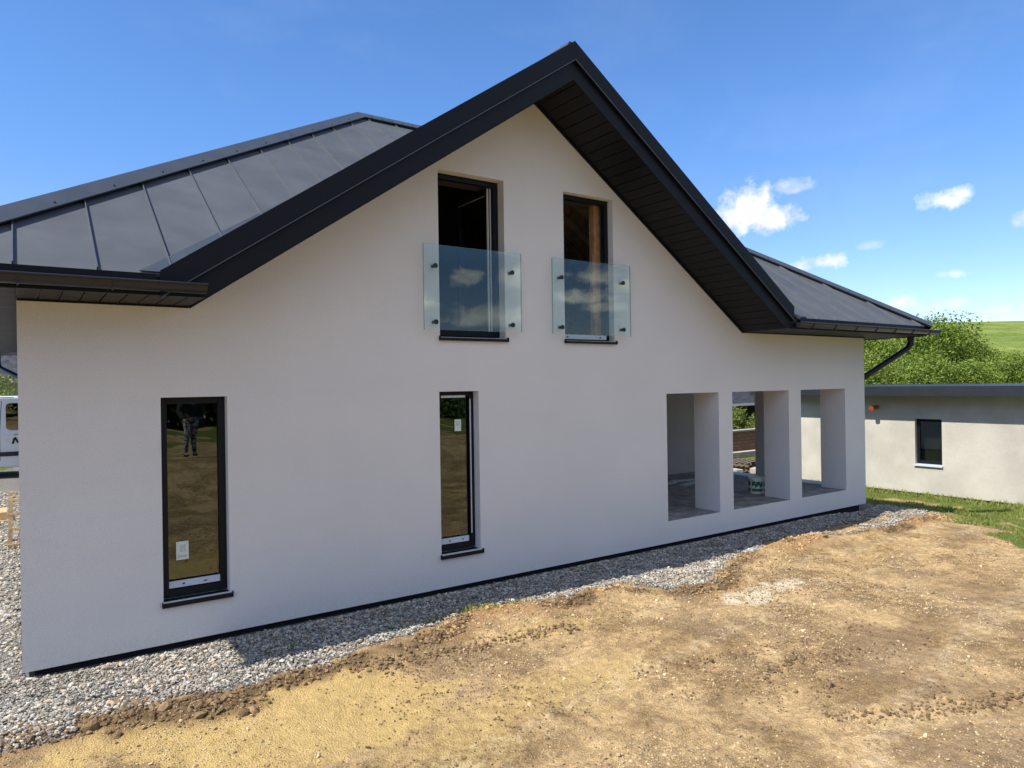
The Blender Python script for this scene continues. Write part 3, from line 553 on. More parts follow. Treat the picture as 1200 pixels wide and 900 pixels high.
def cap(name, P0, P1, d1, d2, n1, n2, w=.15, h=.055):
    P0, P1 = Vector(P0), Vector(P1); nm = (n1+n2).normalized()
    def sec(P): return [P+d1*w-n1*.0, P+d1*w+n1*h, P+nm*(h+.03), P+d2*w+n2*h, P+d2*w]
    def thin(P): return [P+d1*w+n1*(h-.012), P+d1*w+n1*h, P+nm*(h+.03), P+d2*w+n2*h, P+d2*w+n2*(h-.012), P+nm*(h+.014)]
    def fill(P): return [P+d1*(w-.03), P+d1*(w-.03)+n1*(h-.013), P+nm*(h+.010), P+d2*(w-.03)+n2*(h-.013), P+d2*(w-.03)]  # black filler added to draw the dark gap under the raised cap
    B = MB(); B.prism([tuple(q) for q in thin(P0)], [tuple(q) for q in thin(P1)]); B.prism([tuple(q) for q in fill(P0)], [tuple(q) for q in fill(P1)], 1)
    for k in range(1, 12):                          # screw heads
        for dd, nn in ((d1, n1), (d2, n2)):
            q = P0.lerp(P1, k/12)+dd*w*.7+nn*(h+.008); B.box(q-Vector((.008, .008, .004)), q+Vector((.008, .008, .006)), 1)
    B.build(name, [MT['roofcap'], MT['steel']], house)
def perp(P0, P1, n, down):
    d = n.cross((Vector(P1)-Vector(P0)).normalized()); return d if d.dot(Vector(down)) > 0 else -d
nb_ = Vector((0, SM, 1)).normalized()
cap('hip_cap', A1, D, perp(A1, D, nf, (1, -1, 0)), perp(A1, D, nl, (-1, 1, 0)), nf, nl)
cap('hip_cap', B1, C, perp(B1, C, nf, (-1, -1, 0)), perp(B1, C, nr, (1, 1, 0)), nf, nr)
cap('hip_cap', F1, D, perp(F1, D, nb_, (1, 1, 0)), perp(F1, D, nl, (-1, -1, 0)), nb_, nl)
cap('hip_cap', E1, C, perp(E1, C, nb_, (-1, 1, 0)), perp(E1, C, nr, (1, -1, 0)), nb_, nr)
cap('ridge_cap', D, C, perp(D, C, nf, (0, -1, -1)), perp(D, C, nb_, (0, 1, -1)), nf, nb_)
# ---- gable roof: two thick slabs; lining below, metal above
GO = .78
for s_ in (-1, 1):
    f_ = lambda x: APX+s_*(APX-x)*-1 if False else x
    xe = xl if s_ < 0 else xr; xb_ = 1.34 if s_ < 0 else 9.62
    B = MB(); B.extr([(xe, -GO, zg(xe)-.03), (APX, -GO, zg(APX)-.03), (APX, -GO, zg(APX)), (xe, -GO, zg(xe))], (0, yv+GO, 0))
    n_ = Vector((s_*SL, 0, 1)).normalized()
    for k in range(1, 8):
        y_ = -GO+.55*k; x_end = APX+s_*(APX-xl)*(1-(y_+GO)/(yv+GO))
        B.beam((x_end, y_, zg(x_end)+.01), (APX, y_, zg(APX)+.01), .016, .034, tuple(n_))
    B.build('gable_roof', MT['roof'], house)
    B = MB(); B.extr([(xb_, 0.51, SO+.04), (APX, .51, APZ+.04), (APX, .51, APZ+.09), (xb_, .51, SO+.09)], (0, 3.8, 0)); B.build('attic_lining', MT['osb'], house)
    B = MB()
    for k in range(1, 9):
        for off in (0,):
            x0 = xb_; B.beam((x0, .55+k*.45, SO-.05), (APX, .55+k*.45, APZ-.06), .08, .16)
    B.beam((xb_+(APX-xb_)*.45, .6, SO+(APZ-SO)*.45-.16), (xb_+(APX-xb_)*.45, 4.2, SO+(APZ-SO)*.45-.16), .12, .12)
    B.build('rafters', MT['oldwood'], house)
B = MB(); B.tube([(APX, -GO+.02, zg(APX)+.02), (APX, yv, zg(APX)+.02)], .045, 10); B.build('ridge_cap', MT['roofcap'], house)
for sg in (-1, 1):                                # flat valley sheet where the gable roof meets the main slope
    e = xl if sg < 0 else xr; B = MB(); q = []
    for w_ in (.02, .17):
        q.append([(e+sg*w_, -OV+.01, zm(-OV+.01)), (APX+sg*w_, yv, zm(yv))])
    r4 = [q[0][0], q[0][1], q[1][1], q[1][0]]; B.prism([tuple(Vector(p)+nf*.006) for p in r4], [tuple(Vector(p)+nf*.016) for p in r4]); B.build('valley_sheet', MT['roofcap'], house)
# barge boards
def rake(sign, u0, dz0, dz1, y0, y1, xend_top, xend_bot):
    """board following the rake: between two heights over the lining"""
    zb = lambda x: SO+SL*(x-1.34) if sign < 0 else SO+SL*(9.62-x)
    pts = [(xend_bot, max(zb(xend_bot)+dz0, SO+.0)), (APX, zb(APX)+dz0), (APX, zb(APX)+dz1), (xend_top, zb(xend_top)+dz1)]
    return [(a, y0, b) for a, b in pts], (0, y1-y0, 0)
for sg, e in ((-1, 1.34), (1, 9.62)):
    s2 = -1 if sg < 0 else 1
    zb = (lambda x: SO+SL*(x-1.34)) if sg < 0 else (lambda x: SO+SL*(9.62-x))
    xe = e-.29 if sg < 0 else e+.15
    B = MB(); B.extr([(e, -.80, zb(e)-.002), (APX, -.80, zb(APX)-.002), (APX, -.80, zb(APX)+.215), (xe, -.80, max(zb(xe)+.215, SO+.1)), (xe, -.80, SO-.002)], (0, .022, 0)); B.build('barge_board', MT['anthracite'], house)
    B = MB(); xe2 = e-.36 if sg < 0 else e+.16
    B.extr([(xe2, -.835, zb(xe2)+.222), (APX, -.835, zb(APX)+.222), (APX, -.835, zb(APX)+.435), (xe2, -.835, zb(xe2)+.435)], (0, .033, 0))
    B.extr([(xe2, -.835, zb(xe2)+.436), (APX, -.835, zb(APX)+.436), (APX, -.835, zb(APX)+.446), (xe2, -.835, zb(xe2)+.446)], (0, .17, 0))
    B.beam((xe2, -.842, zb(xe2)+.222), (APX, -.842, zb(APX)+.222), .010, .009, mi=1)  # paler bead: the glint along the board joint put into its colour
    B.build('verge_flashing', [MT['anthracite'], MT['roofcap']], house)
# gable lining boards (run from the barge board to the wall, each a shallow board with a gap)
for sg, e in ((-1, 1.34), (1, 9.62)):
    B = MB(); d = Vector((APX-e, 0, APZ-SO)); ln = d.length; d.normalize(); nn = Vector((-d.z, 0, d.x)) if sg < 0 else Vector((d.z, 0, -d.x))
    if nn.z < 0: nn = -nn
    k = 0; st = .155
    while k*st < ln:
        a = Vector((e, -.778, SO))+d*(k*st+.005); b = Vector((e, -.778, SO))+d*min(ln, (k+1)*st-.005)
        B.extr([tuple(a), tuple(b), tuple(b+nn*.012), tuple(a+nn*.012)], (0, .776, 0)); k += 1
    a = Vector((e, -.778, SO))+nn*.014; b = Vector((APX, -.778, APZ))+nn*.014; B.extr([tuple(a), tuple(b), tuple(b+nn*.01), tuple(a+nn*.01)], (0, .776, 0), 1)
    o = B.build('gable_soffit', [MT['soffit'], MT['steel']], house)
    B = MB(); B.beam(Vector((e, -.018, SO))-nn*.012, Vector((APX, -.018, APZ))-nn*.012, .03, .022, tuple(nn)); B.build('soffit_trim', MT['anthracite'], house)
# eaves: soffit boards, fascia, gutters
def soffit(x0, x1, y0, y1, along):
    B = MB(); s_ = .15
    if along == 'y':
        k = x0
        while k < x1-.01: B.box((k+.005, y0, SO), (min(k+s_, x1)-.005, y1, SO+.012)); k += s_
    else:
        k = y0
        while k < y1-.01: B.box((x0, k+.005, SO), (x1, min(k+s_, y1)-.005, SO+.012)); k += s_
    B.box((x0, y0, SO+.014), (x1, y1, SO+.02), 1); return B.build('eaves_soffit', [MT['soffit'], MT['steel']], house)
soffit(0, 1.335, -.779, -.003, 'y'); soffit(9.625, L, -.779, -.003, 'y'); soffit(-.74, -.003, -.74, 11.4, 'x'); soffit(L+.003, L+.74, -.74, 11.4, 'x'); soffit(.003, L-.003, 10.703, 11.4, 'y')
B = MB(); B.box((-.76, -.798, SO-.002), (1.046, -.782, ZE-.01)); B.build('fascia', MT['anthracite'], house)
B = MB(); B.box((9.774, -.798, SO-.002), (L+.76, -.782, ZE-.01)); B.build('fascia', MT['anthracite'], house)
B = MB(); B.box((-.76, -.74, SO-.012), (-.742, 11.42, ZE-.01)); B.build('fascia', MT['anthracite'], house)
B = MB(); B.box((L+.742, -.74, SO-.012), (L+.76, 11.42, ZE-.01)); B.build('fascia', MT['anthracite'], house)
B = MB(); B.box((-.74, 11.402, SO-.012), (L+.74, 11.42, ZE-.01)); B.build('fascia', MT['anthracite'], house)
B = MB(); B.box((.003, -.03, SO-.016), (1.34, -.003, SO-.002)); B.build('soffit_trim', MT['anthracite'], house); B = MB(); B.box((9.62, -.03, SO-.016), (L, -.003, SO-.002)); B.build('soffit_trim', MT['anthracite'], house)
def gutter(p0, p1, side, name='gutter'):
    """half round channel with a rolled front lip and end stops"""
    p0, p1 = Vector(p0), Vector(p1); d = (p1-p0).normalized(); s_ = Vector(side); r = .072; B = MB(); n = 14
    ring = []
    for k in range(n+1):
        a = math.pi*k/n; ring.append((math.cos(a)*r, -math.sin(a)*r))
    inner = [(a*.95, b*.95) for a, b in reversed(ring)]
    sec = ring+inner
    f = lambda P: [tuple(P+s_*u+Vector((0, 0, v))) for u, v in sec]
    B.prism(f(p0), f(p1))
    for P in (p0, p1): B.prism([tuple(P+s_*u+Vector((0, 0, v))+d*.000) for u, v in ring], [tuple(P+s_*u+Vector((0, 0, v))+(d if P is p0 else -d)*.006) for u, v in ring])
    lip = s_*(r+.004); B.tube([p0+lip+Vector((0, 0, .002)), p1+lip+Vector((0, 0, .002))], .010, 8)
    Ln = (p1-p0).length; k = .35
    while k < Ln-.1:
        P = p0+d*k
        B.tube([P+s_*math.cos(math.pi*j/8)*(r+.004)+Vector((0, 0, -math.sin(math.pi*j/8)*(r+.004))) for j in range(9)], .008, 6); k += .62
    return B.build(name, MT['gutter'], house, smooth=True)
GZ = ZE-.08
gutter((-.96, -.862, GZ), (1.33, -.862, GZ), (0, -1, 0)); gutter((9.80, -.862, GZ), (14.26, -.862, GZ), (0, -1, 0))
gutter((-.862, -.79, GZ), (-.862, 11.5, GZ), (-1, 0, 0)); gutter((L+.862, -.79, GZ), (L+.862, 11.5, GZ), (1, 0, 0)); gutter((-.9, 11.54, GZ), (14.1, 11.54, GZ), (0, 1, 0))
B = MB(); B.box((-.82, -.823, ZE-.10), (xl-.05, -.818, ZE-.002)); B.build('drip_edge', MT['anthracite'], house); B = MB(); B.box((xr-.02, -.823, ZE-.10), (Bx, -.818, ZE-.002)); B.build('drip_edge', MT['anthracite'], house)
def arc(pts, rad=.12, n=6):
    pts = [Vector(p) for p in pts]; out = [pts[0]]
    for i in range(1, len(pts)-1):
        a = (pts[i-1]-pts[i]).normalized(); b = (pts[i+1]-pts[i]).normalized(); p = pts[i]+a*rad; q = pts[i]+b*rad
        for k in range(n+1): t = k/n; out.append(p*(1-t)**2+pts[i]*2*t*(1-t)+q*t*t)
    return out+[pts[-1]]
B = MB(); B.tube(arc([(14.11, -.45, GZ-.06), (14.11, -.45, ZR+.60), (13.33, .05, ZR+.02), (13.33, .25, ZR-.10), (13.33, .25, .1)], .13), .054, 14)
B.tube([(14.11, -.45, GZ-.05), (14.11, -.45, GZ-.16)], .064, 14); B.tube([(14.11, -.45, ZR+.68), (14.11, -.45, ZR+.61)], .060, 14); B.build('downpipe', MT['gutter'], house, smooth=True)
B = MB(); B.tube(arc([(-.36, 11.54, GZ-.06), (-.36, 11.54, ZR+.52), (.12, 10.80, ZR+.22), (.12, 10.76, ZR+.1), (.12, 10.76, .5)], .12), .05, 12); B.build('downpipe', MT['gutter'], house, smooth=True)
# ---- windows
def window(name, w, yf, sill=True, kind='fixed', label=None):
    x0, x1, z0, z1 = w; f = .065; B = MB(); y0, y1 = yf, yf+.075
    zb = z0+.022 if sill else z0+.01
    B.box((x0+.001, y0, zb), (x0+f, y1, z1-.001)); B.box((x1-f, y0, zb), (x1-.001, y1, z1-.001)); B.box((x0+f, y0, z1-f), (x1-f, y1, z1-.001)); B.box((x0+f, y0, zb), (x1-f, y1, zb+f))
    fr = B.build(name, MT['frame'], house, bevel=.004)
    if label: fr['label'] = label
    return fr, (x0+f, x1-f, zb+f, z1-f), y0, y1
def sillpart(fr, x0, x1, z, y0, drop=.032, out_=.035):
    x0 += .018; x1 -= .006
    B = MB(); B.extr([(x0-.025, y0, z+.012), (x0-.025, -out_, z-.004), (x0-.025, -out_, z-.004-drop), (x0-.025, -out_+.008, z-.004-drop), (x0-.025, -out_+.008, z-.012), (x0-.025, y0, z)], (x1-x0+.05, 0, 0))
    B.box((x0-.032, -out_-.004, z-.004-drop), (x0-.026, -.002, z+.016)); B.box((x1+.026, -out_-.004, z-.004-drop), (x1+.032, -.002, z+.016)); return B.build('sill', MT['frame'], fr)
def pane(fr, x0, x1, z0, z1, y): B = MB(); B.box((x0, y, z0), (x1, y+.024, z1)); return B.build('pane', MT['pane'], fr)
# fixed window near the left corner
fr, (a, b, c, d), y0, y1 = window('window', win1, .10, label='tall narrow fixed window near the left corner of the wall')
sillpart(fr, win1[0], win1[1], .395, .10); pane(fr, a, b, c+.09, d, .135)
B = MB(); B.box((a, .112, c+.012), (b, .13, c+.075)); B.box((a+.12, .109, c+.035), (a+.14, .112, c+.05), 1); B.box((b-.15, .109, c+.035), (b-.12, .112, c+.045), 1); B.build('film_strip', [MT['film'], MT['steel']], fr)
B = MB(); B.box((1.225, .131, .755), (1.335, .1335, .93)); B.box((1.24, .1295, .775), (1.32, .131, .80), 1); B.box((1.26, .1295, .83), (1.31, .131, .90), 1); B.build('sticker', [MT['paper'], MT['rubble']], fr)
# second fixed window with white film strips
fr, (a, b, c, d), y0, y1 = window('window', win2, .12, label='slim fixed window edged with white film strips under the balcony window')
sillpart(fr, win2[0], win2[1], .395, .12); pane(fr, a+.02, b-.03, c+.09, d-.02, .150)
B = MB(); B.box((a+.02, .116, d-.012), (b-.055, .119, d+.016)); B.box((a-.035, .1165, c+.10), (a-.018, .1195, d-.03)); B.box((b+.006, .1165, c+.10), (b+.022, .1195, d-.03)); B.box((a, .112, c+.012), (b-.03, .128, c+.078)); B.box((a+.10, .109, c+.035), (a+.12, .112, c+.05), 1); B.box((b-.13, .109, c+.035), (b-.11, .112, c+.05), 1)
B.build('film_strip', [MT['film'], MT['steel']], fr)
B = MB(); B.box((4.325, .146, 1.835), (4.415, .1485, 1.975)); B.box((4.34, .1445, 1.90), (4.40, .146, 1.96), 1); B.build('sticker', [MT['paper'], MT['rubble']], fr)
# balcony window with the sash swung inwards
fr, (a, b, c, d), y0, y1 = window('balcony_window', fw1, .13, label='balcony window with its sash swung open into the room')
sillpart(fr, fw1[0], fw1[1], 2.955, .13, .035, .035)
B = MB(); hx_ = b-.03; zt_, zb_ = d+.005, c-.02
Lh = .80
for q0, q1 in (((hx_, .21, zb_), (hx_+.06, .21+.075, zt_)), ((hx_, .21+Lh-.075, zb_), (hx_+.06, .21+Lh, zt_)), ((hx_, .286, zb_), (hx_+.06, .209+Lh-.075, zb_+.08)), ((hx_, .286, zt_-.08), (hx_+.06, .209+Lh-.075, zt_))): B.box(q0, q1)
B.box((hx_-.012, .205, zb_), (hx_-.001, .232, zt_), 1); B.box((hx_+.018, .199, zb_), (hx_+.044, .209, zt_), 1); B.box((hx_-.004, .286, zt_-.085), (hx_-.001, .95, zt_-.078), 1)
sa_ = B.build('sash', [MT['frame'], MT['white']], fr)
B = MB(); B.box((hx_+.02, .286, zb_+.08), (hx_+.044, .209+Lh-.075, zt_-.08)); B.build('sash_pane', MT['pane'], fr)
# balcony window without a sash
fr, (a, b, c, d), y0, y1 = window('balcony_window', fw2, .10, label='balcony window with no sash and a timber post behind it')
sillpart(fr, fw2[0], fw2[1], 2.955, .10, .03, .035)
B = MB(); B.box((fw2[0]+.005, .07, 2.985), (b-.02, .099, 3.045)); B.box((fw2[0]+.08, .066, 3.005), (fw2[0]+.11, .07, 3.02), 1); B.box((b-.15, .066, 3.005), (b-.12, .07, 3.02), 1); B.build('film_strip', [MT['film'], MT['steel']], fr)
B = MB(); B.box((6.69, .25, 2.952), (6.80, .35, 5.3)); B.box((6.66, .252, 3.3), (6.688, .27, 4.2)); B.build('timber_post', MT['wood'], house)
for w_ in (fw1, fw2):
    for q in (((w_[0]+.001, .21, w_[3]-.03), (w_[1]-.001, .498, w_[3]-.001)), ((w_[1]-.018, .21, w_[2]+.01), (w_[1]-.001, .498, w_[3]-.031))): B = MB(); B.box(*q); B.build('reveal_shade_sheet', MT['dark'], house)  # dark sheets added over the inner reveals, standing in for shade
# ---- glass balustrades
for i, (x0, x1, lb) in enumerate(((3.82, 5.19, 'clear glass balustrade across the left balcony window'), (5.685, 7.07, 'clear glass balustrade across the right balcony window'))):
    z0, z1 = ZR+.635, ZR+1.62; B = MB(); y0, y1 = -.075, -.058
    vs = [(x0,y0,z0),(x1,y0,z0),(x1,y1,z0),(x0,y1,z0),(x0,y0,z1),(x1,y0,z1),(x1,y1,z1),(x0,y1,z1)]
    B.raw(vs, [(0,1,5,4),(2,3,7,6)], 0); B.raw(vs, [(0,3,2,1),(4,5,6,7),(1,2,6,5),(3,0,4,7)], 1)
    g = B.build('glass_balustrade', [MT['glass'], MT['gedge']], house); g['label'] = lb
    for px_ in (x0+.15, x1-.14):
        for pz_ in (ZR+.725, ZR+1.375):
            q = MB(); q.lathe([(0, -.088), (.026, -.088), (.029, -.085), (.029, -.0765)], (px_, 0, pz_), 20, axis='y'); q.lathe([(.020, -.0565), (.020, -.001)], (px_, 0, pz_), 16, axis='y'); q.build('fixing', MT['steel'], g, smooth=True)
# small plastered-over fixing on the wall
B = MB(); B.lathe([(0, -.006), (.022, -.006), (.024, -.001)], (8.88, 0, 2.68), 16, axis='y'); B.build('wall_plug', MT['wall'], house)

# ------------------------------------------------------------------ bucket, loose sheets on the terrace
bk = empty('paint_bucket', (11.02, .80, .337)); tag(bk, 'white plastic bucket with green print on the terrace floor', 'bucket')
B = MB(); c0 = (11.02, .80, .337); B.lathe([(0, .001), (.125, .001), (.13, .006), (.148, .27), (.158, .272), (.158, .295), (.150, .297), (.146, .285), (.140, .275), (.122, .02), (0, .02)], c0, 32); B.build('bucket', MT['bucket'], bk, smooth=True).name = 'tub'
B = MB(); n = 32
for k in range(n):
    if k % 8 in (7,): continue
    a0, a1 = 2*math.pi*k/n, 2*math.pi*(k+1)/n
    for z0, z1 in ((.05, .10), (.12+.02*(k % 3), .20+.015*((k*7) % 3)), (.215, .228)):
        r0 = .131+.018*z0/.27+.0015; r1 = .131+.018*z1/.27+.0015
        B.poly([(c0[0]+r0*math.cos(a0), c0[1]+r0*math.sin(a0), c0[2]+z0), (c0[0]+r0*math.cos(a1), c0[1]+r0*math.sin(a1), c0[2]+z0), (c0[0]+r1*math.cos(a1), c0[1]+r1*math.sin(a1), c0[2]+z1), (c0[0]+r1*math.cos(a0), c0[1]+r1*math.sin(a0), c0[2]+z1)])
B.build('print', MT['green'], bk, normals=False)
B = MB(); B.tube([(c0[0]+.160*math.cos(a), c0[1]+.160*math.sin(a)*.95, c0[2]+.26-.10*math.sin(a/1)*0-.07*math.sin(math.pi*(a+math.pi)/math.pi)) for a in [(-math.pi+math.pi*j/12) for j in range(13)]], .003, 6); B.build('handle', MT['steel'], bk)
B = MB(); B.lathe([(0, .29), (.147, .29), (.149, .284)], c0, 32); B.build('lid', MT['rubble'], bk)
for i, (x0, y0, w_, h_, r_, lb) in enumerate(((10.35, 2.55, .55, .16, .1, 'pale board offcut lying nearest the jamb on the terrace floor'), (10.95, 2.75, .6, .14, -.15, 'pale board offcut lying furthest back on the terrace floor'), (10.75, 2.25, .5, .12, .25, 'pale narrow board offcut lying in front of the others on the terrace floor'))):
    B = MB(); cs, sn = math.cos(r_), math.sin(r_); B.extr([(x0+cs*u-sn*v, y0+sn*u+cs*v, .338) for u, v in ((0, 0), (w_, 0), (w_, h_), (0, h_))], (0, 0, .018)); tag(B.build('board_offcut', MT['rubble']), lb, 'board', 'board offcuts on the terrace floor')

# ------------------------------------------------------------------ annex at the right
an = empty('low_annex', (22, -3, -.6)); tag(an, 'low beige flat-roofed annex with dark fascia and one small window', 'building')
K = 1.25; AG = -.62
WX = .0147+15.185*K; ax = lambda y: (y+7.3)*K-7.3; az_ = lambda z: (z-H0)*K+H0
y0, y1, z0, z1 = ax(-.50), ax(.02), az_(.60), az_(1.55); ye = ax(3.4)
holed('wall', [(-14, AG+.05), (ye, AG+.05), (ye, az_(2.05)), (-14, az_(2.05))], [(y0, y1, z0, z1)], WX, WX+.35, MT['annex'], an, axis='x')
B = MB(); B.box((WX+.351, ye-.35, AG+.05), (26, ye, az_(2.05))); B.build('wall', MT['annex'], an)
B = MB(); B.box((WX+.351, -14, AG+.05), (26, -13.65, az_(2.05))); B.build('wall', MT['annex'], an)
B = MB(); B.box((25.65, -13.6, AG+.05), (26, ye-.36, az_(2.05))); B.build('wall', MT['annex'], an)
B = MB(); B.box((WX+.05, -13.95, -1.2), (25.9, ye-.05, AG+.046)); B.build('plinth', MT['base'], an)
AO = .50
B = MB(); B.box((WX-AO, -14.4, az_(2.05)+.002), (26.4, ye+.4, az_(2.215))); B.build('roof', MT['fasciaa'], an, bevel=.01)
B = MB(); B.box((WX-AO-.02, -14.42, az_(2.03)), (WX-AO-.002, ye+.42, az_(2.225))); B.build('fascia', MT['fasciaa'], an)
B = MB(); f = .07; xx = WX+.10
B.box((xx, y0+.001, z0+.04), (xx+.07, y0+f, z1-.001)); B.box((xx, y1-f, z0+.04), (xx+.07, y1-.001, z1-.001)); B.box((xx, y0+f, z1-f), (xx+.07, y1-f, z1-.001)); B.box((xx, y0+f, z0+.04), (xx+.07, y1-f, z0+.04+f))
wf = B.build('window', MT['frame'], an, bevel=.004)
B = MB(); B.box((xx+.03, y0+f, z0+.04+f), (xx+.055, y1-f, z1-f)); B.build('pane', MT['pane'], wf)
B = MB(); B.box((xx+.24, y0-.2, z0), (xx+.245, y1+.2, z1)); B.build('pane_backing', MT['interior'], wf)  # added sheet behind the glass, pale to stand in for the pane's reflection
B = MB(); B.extr([(xx, y0-.02, z0+.03), (WX-.05, y0-.02, z0+.015), (WX-.05, y0-.02, z0-.02), (WX-.04, y0-.02, z0-.02), (WX-.04, y0-.02, z0+.008), (xx, y0-.02, z0+.018)], (0, y1-y0+.04, 0)); B.build('sill', MT['film'], wf)
vy = ax(.80); vz = az_(1.78)
B = MB(); B.tube([(WX-.002, vy, vz), (WX-.12, vy, vz-.01), (WX-.30, vy, vz-.035)], [.055, .055, .065], 16); B.build('vent_pipe', MT['red'], an, smooth=True)

# ------------------------------------------------------------------ foliage
def lobes_points(n, lobes, shell=.5):
    w = np.array([l[3]*l[4]*l[5] for l in lobes])**.75; w /= w.sum(); k = RNG.choice(len(lobes), n, p=w); L_ = np.array(lobes)[k]
    d = RNG.normal(size=(n, 3)); d /= np.linalg.norm(d, axis=1)[:, None]; r = 1-(RNG.random(n)**1.6)*shell; rag = 1+.22*fbm(d[:, 0]*3+k*7, d[:, 2]*3+d[:, 1]*2, 3)
    return L_[:, :3]+d*(r*rag)[:, None]*L_[:, 3:6], d
def leafmesh(name, P, d, size, material, clump=5, spread=.18):
    n = len(P); P = np.repeat(P, clump, 0)+RNG.normal(size=(n*clump, 3))*spread; n = len(P); d = np.repeat(d, clump, 0)
    nrm = d*.7+RNG.normal(size=(n, 3))*.75+np.array([0, 0, .35]); nrm /= np.linalg.norm(nrm, axis=1)[:, None]
    t = np.cross(nrm, RNG.normal(size=(n, 3))); t /= np.linalg.norm(t, axis=1)[:, None]; b = np.cross(nrm, t); s = size*RNG.uniform(.6, 1.3, n)
    t *= s[:, None]; b *= (s*.55)[:, None]
    V = np.stack([P-t, P-b*.9+nrm*(s*.1)[:, None], P+t, P+b*.9+nrm*(s*.1)[:, None]], 1).reshape(-1, 3); F = (4*np.arange(n)[:, None]+np.arange(4)[None]).astype(int)
    me_o = npmesh(name, V, F, material); return me_o
def stem_mesh(h, r, lobes, nb=9):
    B = MB(); top = Vector((.05, .03, h*.72)); pts = [Vector((0, 0, -.15)), Vector((.03, -.02, h*.2)), Vector((-.03, .04, h*.45)), top]; B.tube(pts, [r, r*.8, r*.55, r*.2], 8)
    for i in range(nb):
        l = lobes[i % len(lobes)]; s_ = pts[1].lerp(pts[2], random.random()); e = Vector(l[:3])+Vector((random.uniform(-.4, .4)*l[3], random.uniform(-.4, .4)*l[4], .3*l[5])); mid = s_.lerp(e, .5)+Vector((0, 0, -.12)); B.tube([s_, mid, e], [r*.4, r*.25, r*.06], 6)
    return B
def make_plant(name, h, w, nleaf, size, material, nl=9, low=.15, r=.07, clump=5, spread=.16, label='', cat='bush', group=None):
    lobes = []
    for i in range(nl):
        a = 2*math.pi*i/nl+random.uniform(-.3, .3); z = h*(low+(.86-low)*random.random()); rr = w*.5*random.uniform(.25, .75)*(1-.5*(z/h)**2); q = w*random.uniform(.13, .30)
        lobes.append((rr*math.cos(a), rr*math.sin(a), z, q, q, q*random.uniform(.75, 1.15)))
    lobes.append((0, 0, h*.78, w*.24, w*.24, h*.20)); lobes.append((0, 0, h*.45, w*.32, w*.32, h*.3))
    P, d = lobes_points(nleaf, lobes); k = P[:, 2] > .02; t = empty(name); tag(t, label, cat, group)
    c = leafmesh('crown', P[k], d[k], size, material, clump, spread); c.parent = t
    s_ = stem_mesh(h, r, lobes).build('trunk', MT['bark'], smooth=True); s_.parent = t; return t
def dup(root, loc, rz, sc=(1, 1, 1), label=None):
    r = root.copy(); COL.objects.link(r); r.location = loc; r.rotation_euler = (0, 0, rz); r.scale = sc
    if label: r['label'] = label
    for ch in list(root.children): c = ch.copy(); COL.objects.link(c); c.parent = r
    return r
def at(px, Zc):
    """ground point seen at a column of the photo, a given distance ahead"""
    a = (px-600)/832; p = CP+CF*Zc+CR*Zc*a; return p.x, p.y
protos = [make_plant('tall_bush', 5.0, 4.4, 5200, .060, MT['leaf'], 15, .12, .09, 7, .15) for _ in range(3)]
BU = [(985, 34, .95), (1028, 32, .93), (1062, 36, 1.02), (1092, 34, 1.09), (1122, 37, 1.02), (1150, 33, .82), (1178, 31, .71), (1205, 30, .66), (1240, 31, .62), (950, 38, 1.05), (1045, 42, 1.10), (1110, 44, 1.12), (1145, 42, .86), (1185, 40, .60), (1010, 27, .72), (1072, 27, .70), (1130, 27, .62)]
words = ['bush half behind the white house corner', 'bush right of the downpipe', 'bush behind the annex roof, left of the tallest', 'tallest bush over the annex roof', 'broad bush just right of the tallest one', 'bush where the bush line starts dropping', 'low bush with meadow showing over it', 'lowest bush at the right edge of the photo', 'bush cut off beyond the right edge', 'bush hidden mostly behind the main roof', 'back-row bush between the downpipe and the tallest', 'back-row bush directly behind the tallest', 'back-row bush against the meadow', 'small back-row bush near the right edge', 'front bush close behind the downpipe', 'front bush close over the annex fascia', 'front low bush above the annex window']
for i, (px_, Zc, s_) in enumerate(BU):
    x_, y_ = at(px_, Zc); lb = 'leafy green '+words[i]; pr_ = protos[i % 3]
    if i < 3: o = pr_; o.location = (x_, y_, -.1); o.scale = (s_, s_, s_); o.rotation_euler = (0, 0, random.random()*6); o['label'] = lb
    else: o = dup(pr_, (x_, y_, -.1), random.random()*6, (s_*random.uniform(.95, 1.2), s_*random.uniform(.95, 1.2), s_), lb)
    o['group'] = 'bushes beyond the annex'; o['category'] = 'bush'
# dark trees beyond the dirt behind the photographer (they show in the window glass)
tp = make_plant('dark_tree', 4.6, 5.5, 2600, .16, MT['leafd'], 12, .10, .16, 6, .3)
sp = [(-8, -27), (-3, -26), (1.5, -28), (6, -27), (10.5, -26), (15.5, -27.5), (20, -26), (25, -27), (31, -25), (37, -24)]
for i, (x_, y_) in enumerate(sp):
    lb = 'dark leafy tree in the row mirrored in the window glass'
    if i == 0: o = tp; o.location = (x_, y_, .6); o['label'] = lb
    else: o = dup(tp, (x_, y_, .6), random.random()*6, (1, 1, random.uniform(.75, 1)), lb)
    o['group'] = 'trees across the dirt behind the photographer'; o['category'] = 'tree'
# soil heap across the site
B = MB(); bm = bmesh.new(); bmesh.ops.create_icosphere(bm, subdivisions=4, radius=1)
vs = []
for v in bm.verts:
    q = 1+.25*float(fbm(np.array([v.co.x*2+3]), np.array([v.co.y*2+v.co.z]), 3)[0]); vs.append((7.6+v.co.x*2.2*q, -17.5+v.co.y*1.5*q, .6+v.co.z*1.0*q))
B.raw(vs, [[q.index for q in f_.verts] for f_ in bm.faces]); bm.free(); tag(B.build('soil_heap', MT['clod'], smooth=True), 'brown soil heap across the site, mirrored in the left window', 'soil heap')

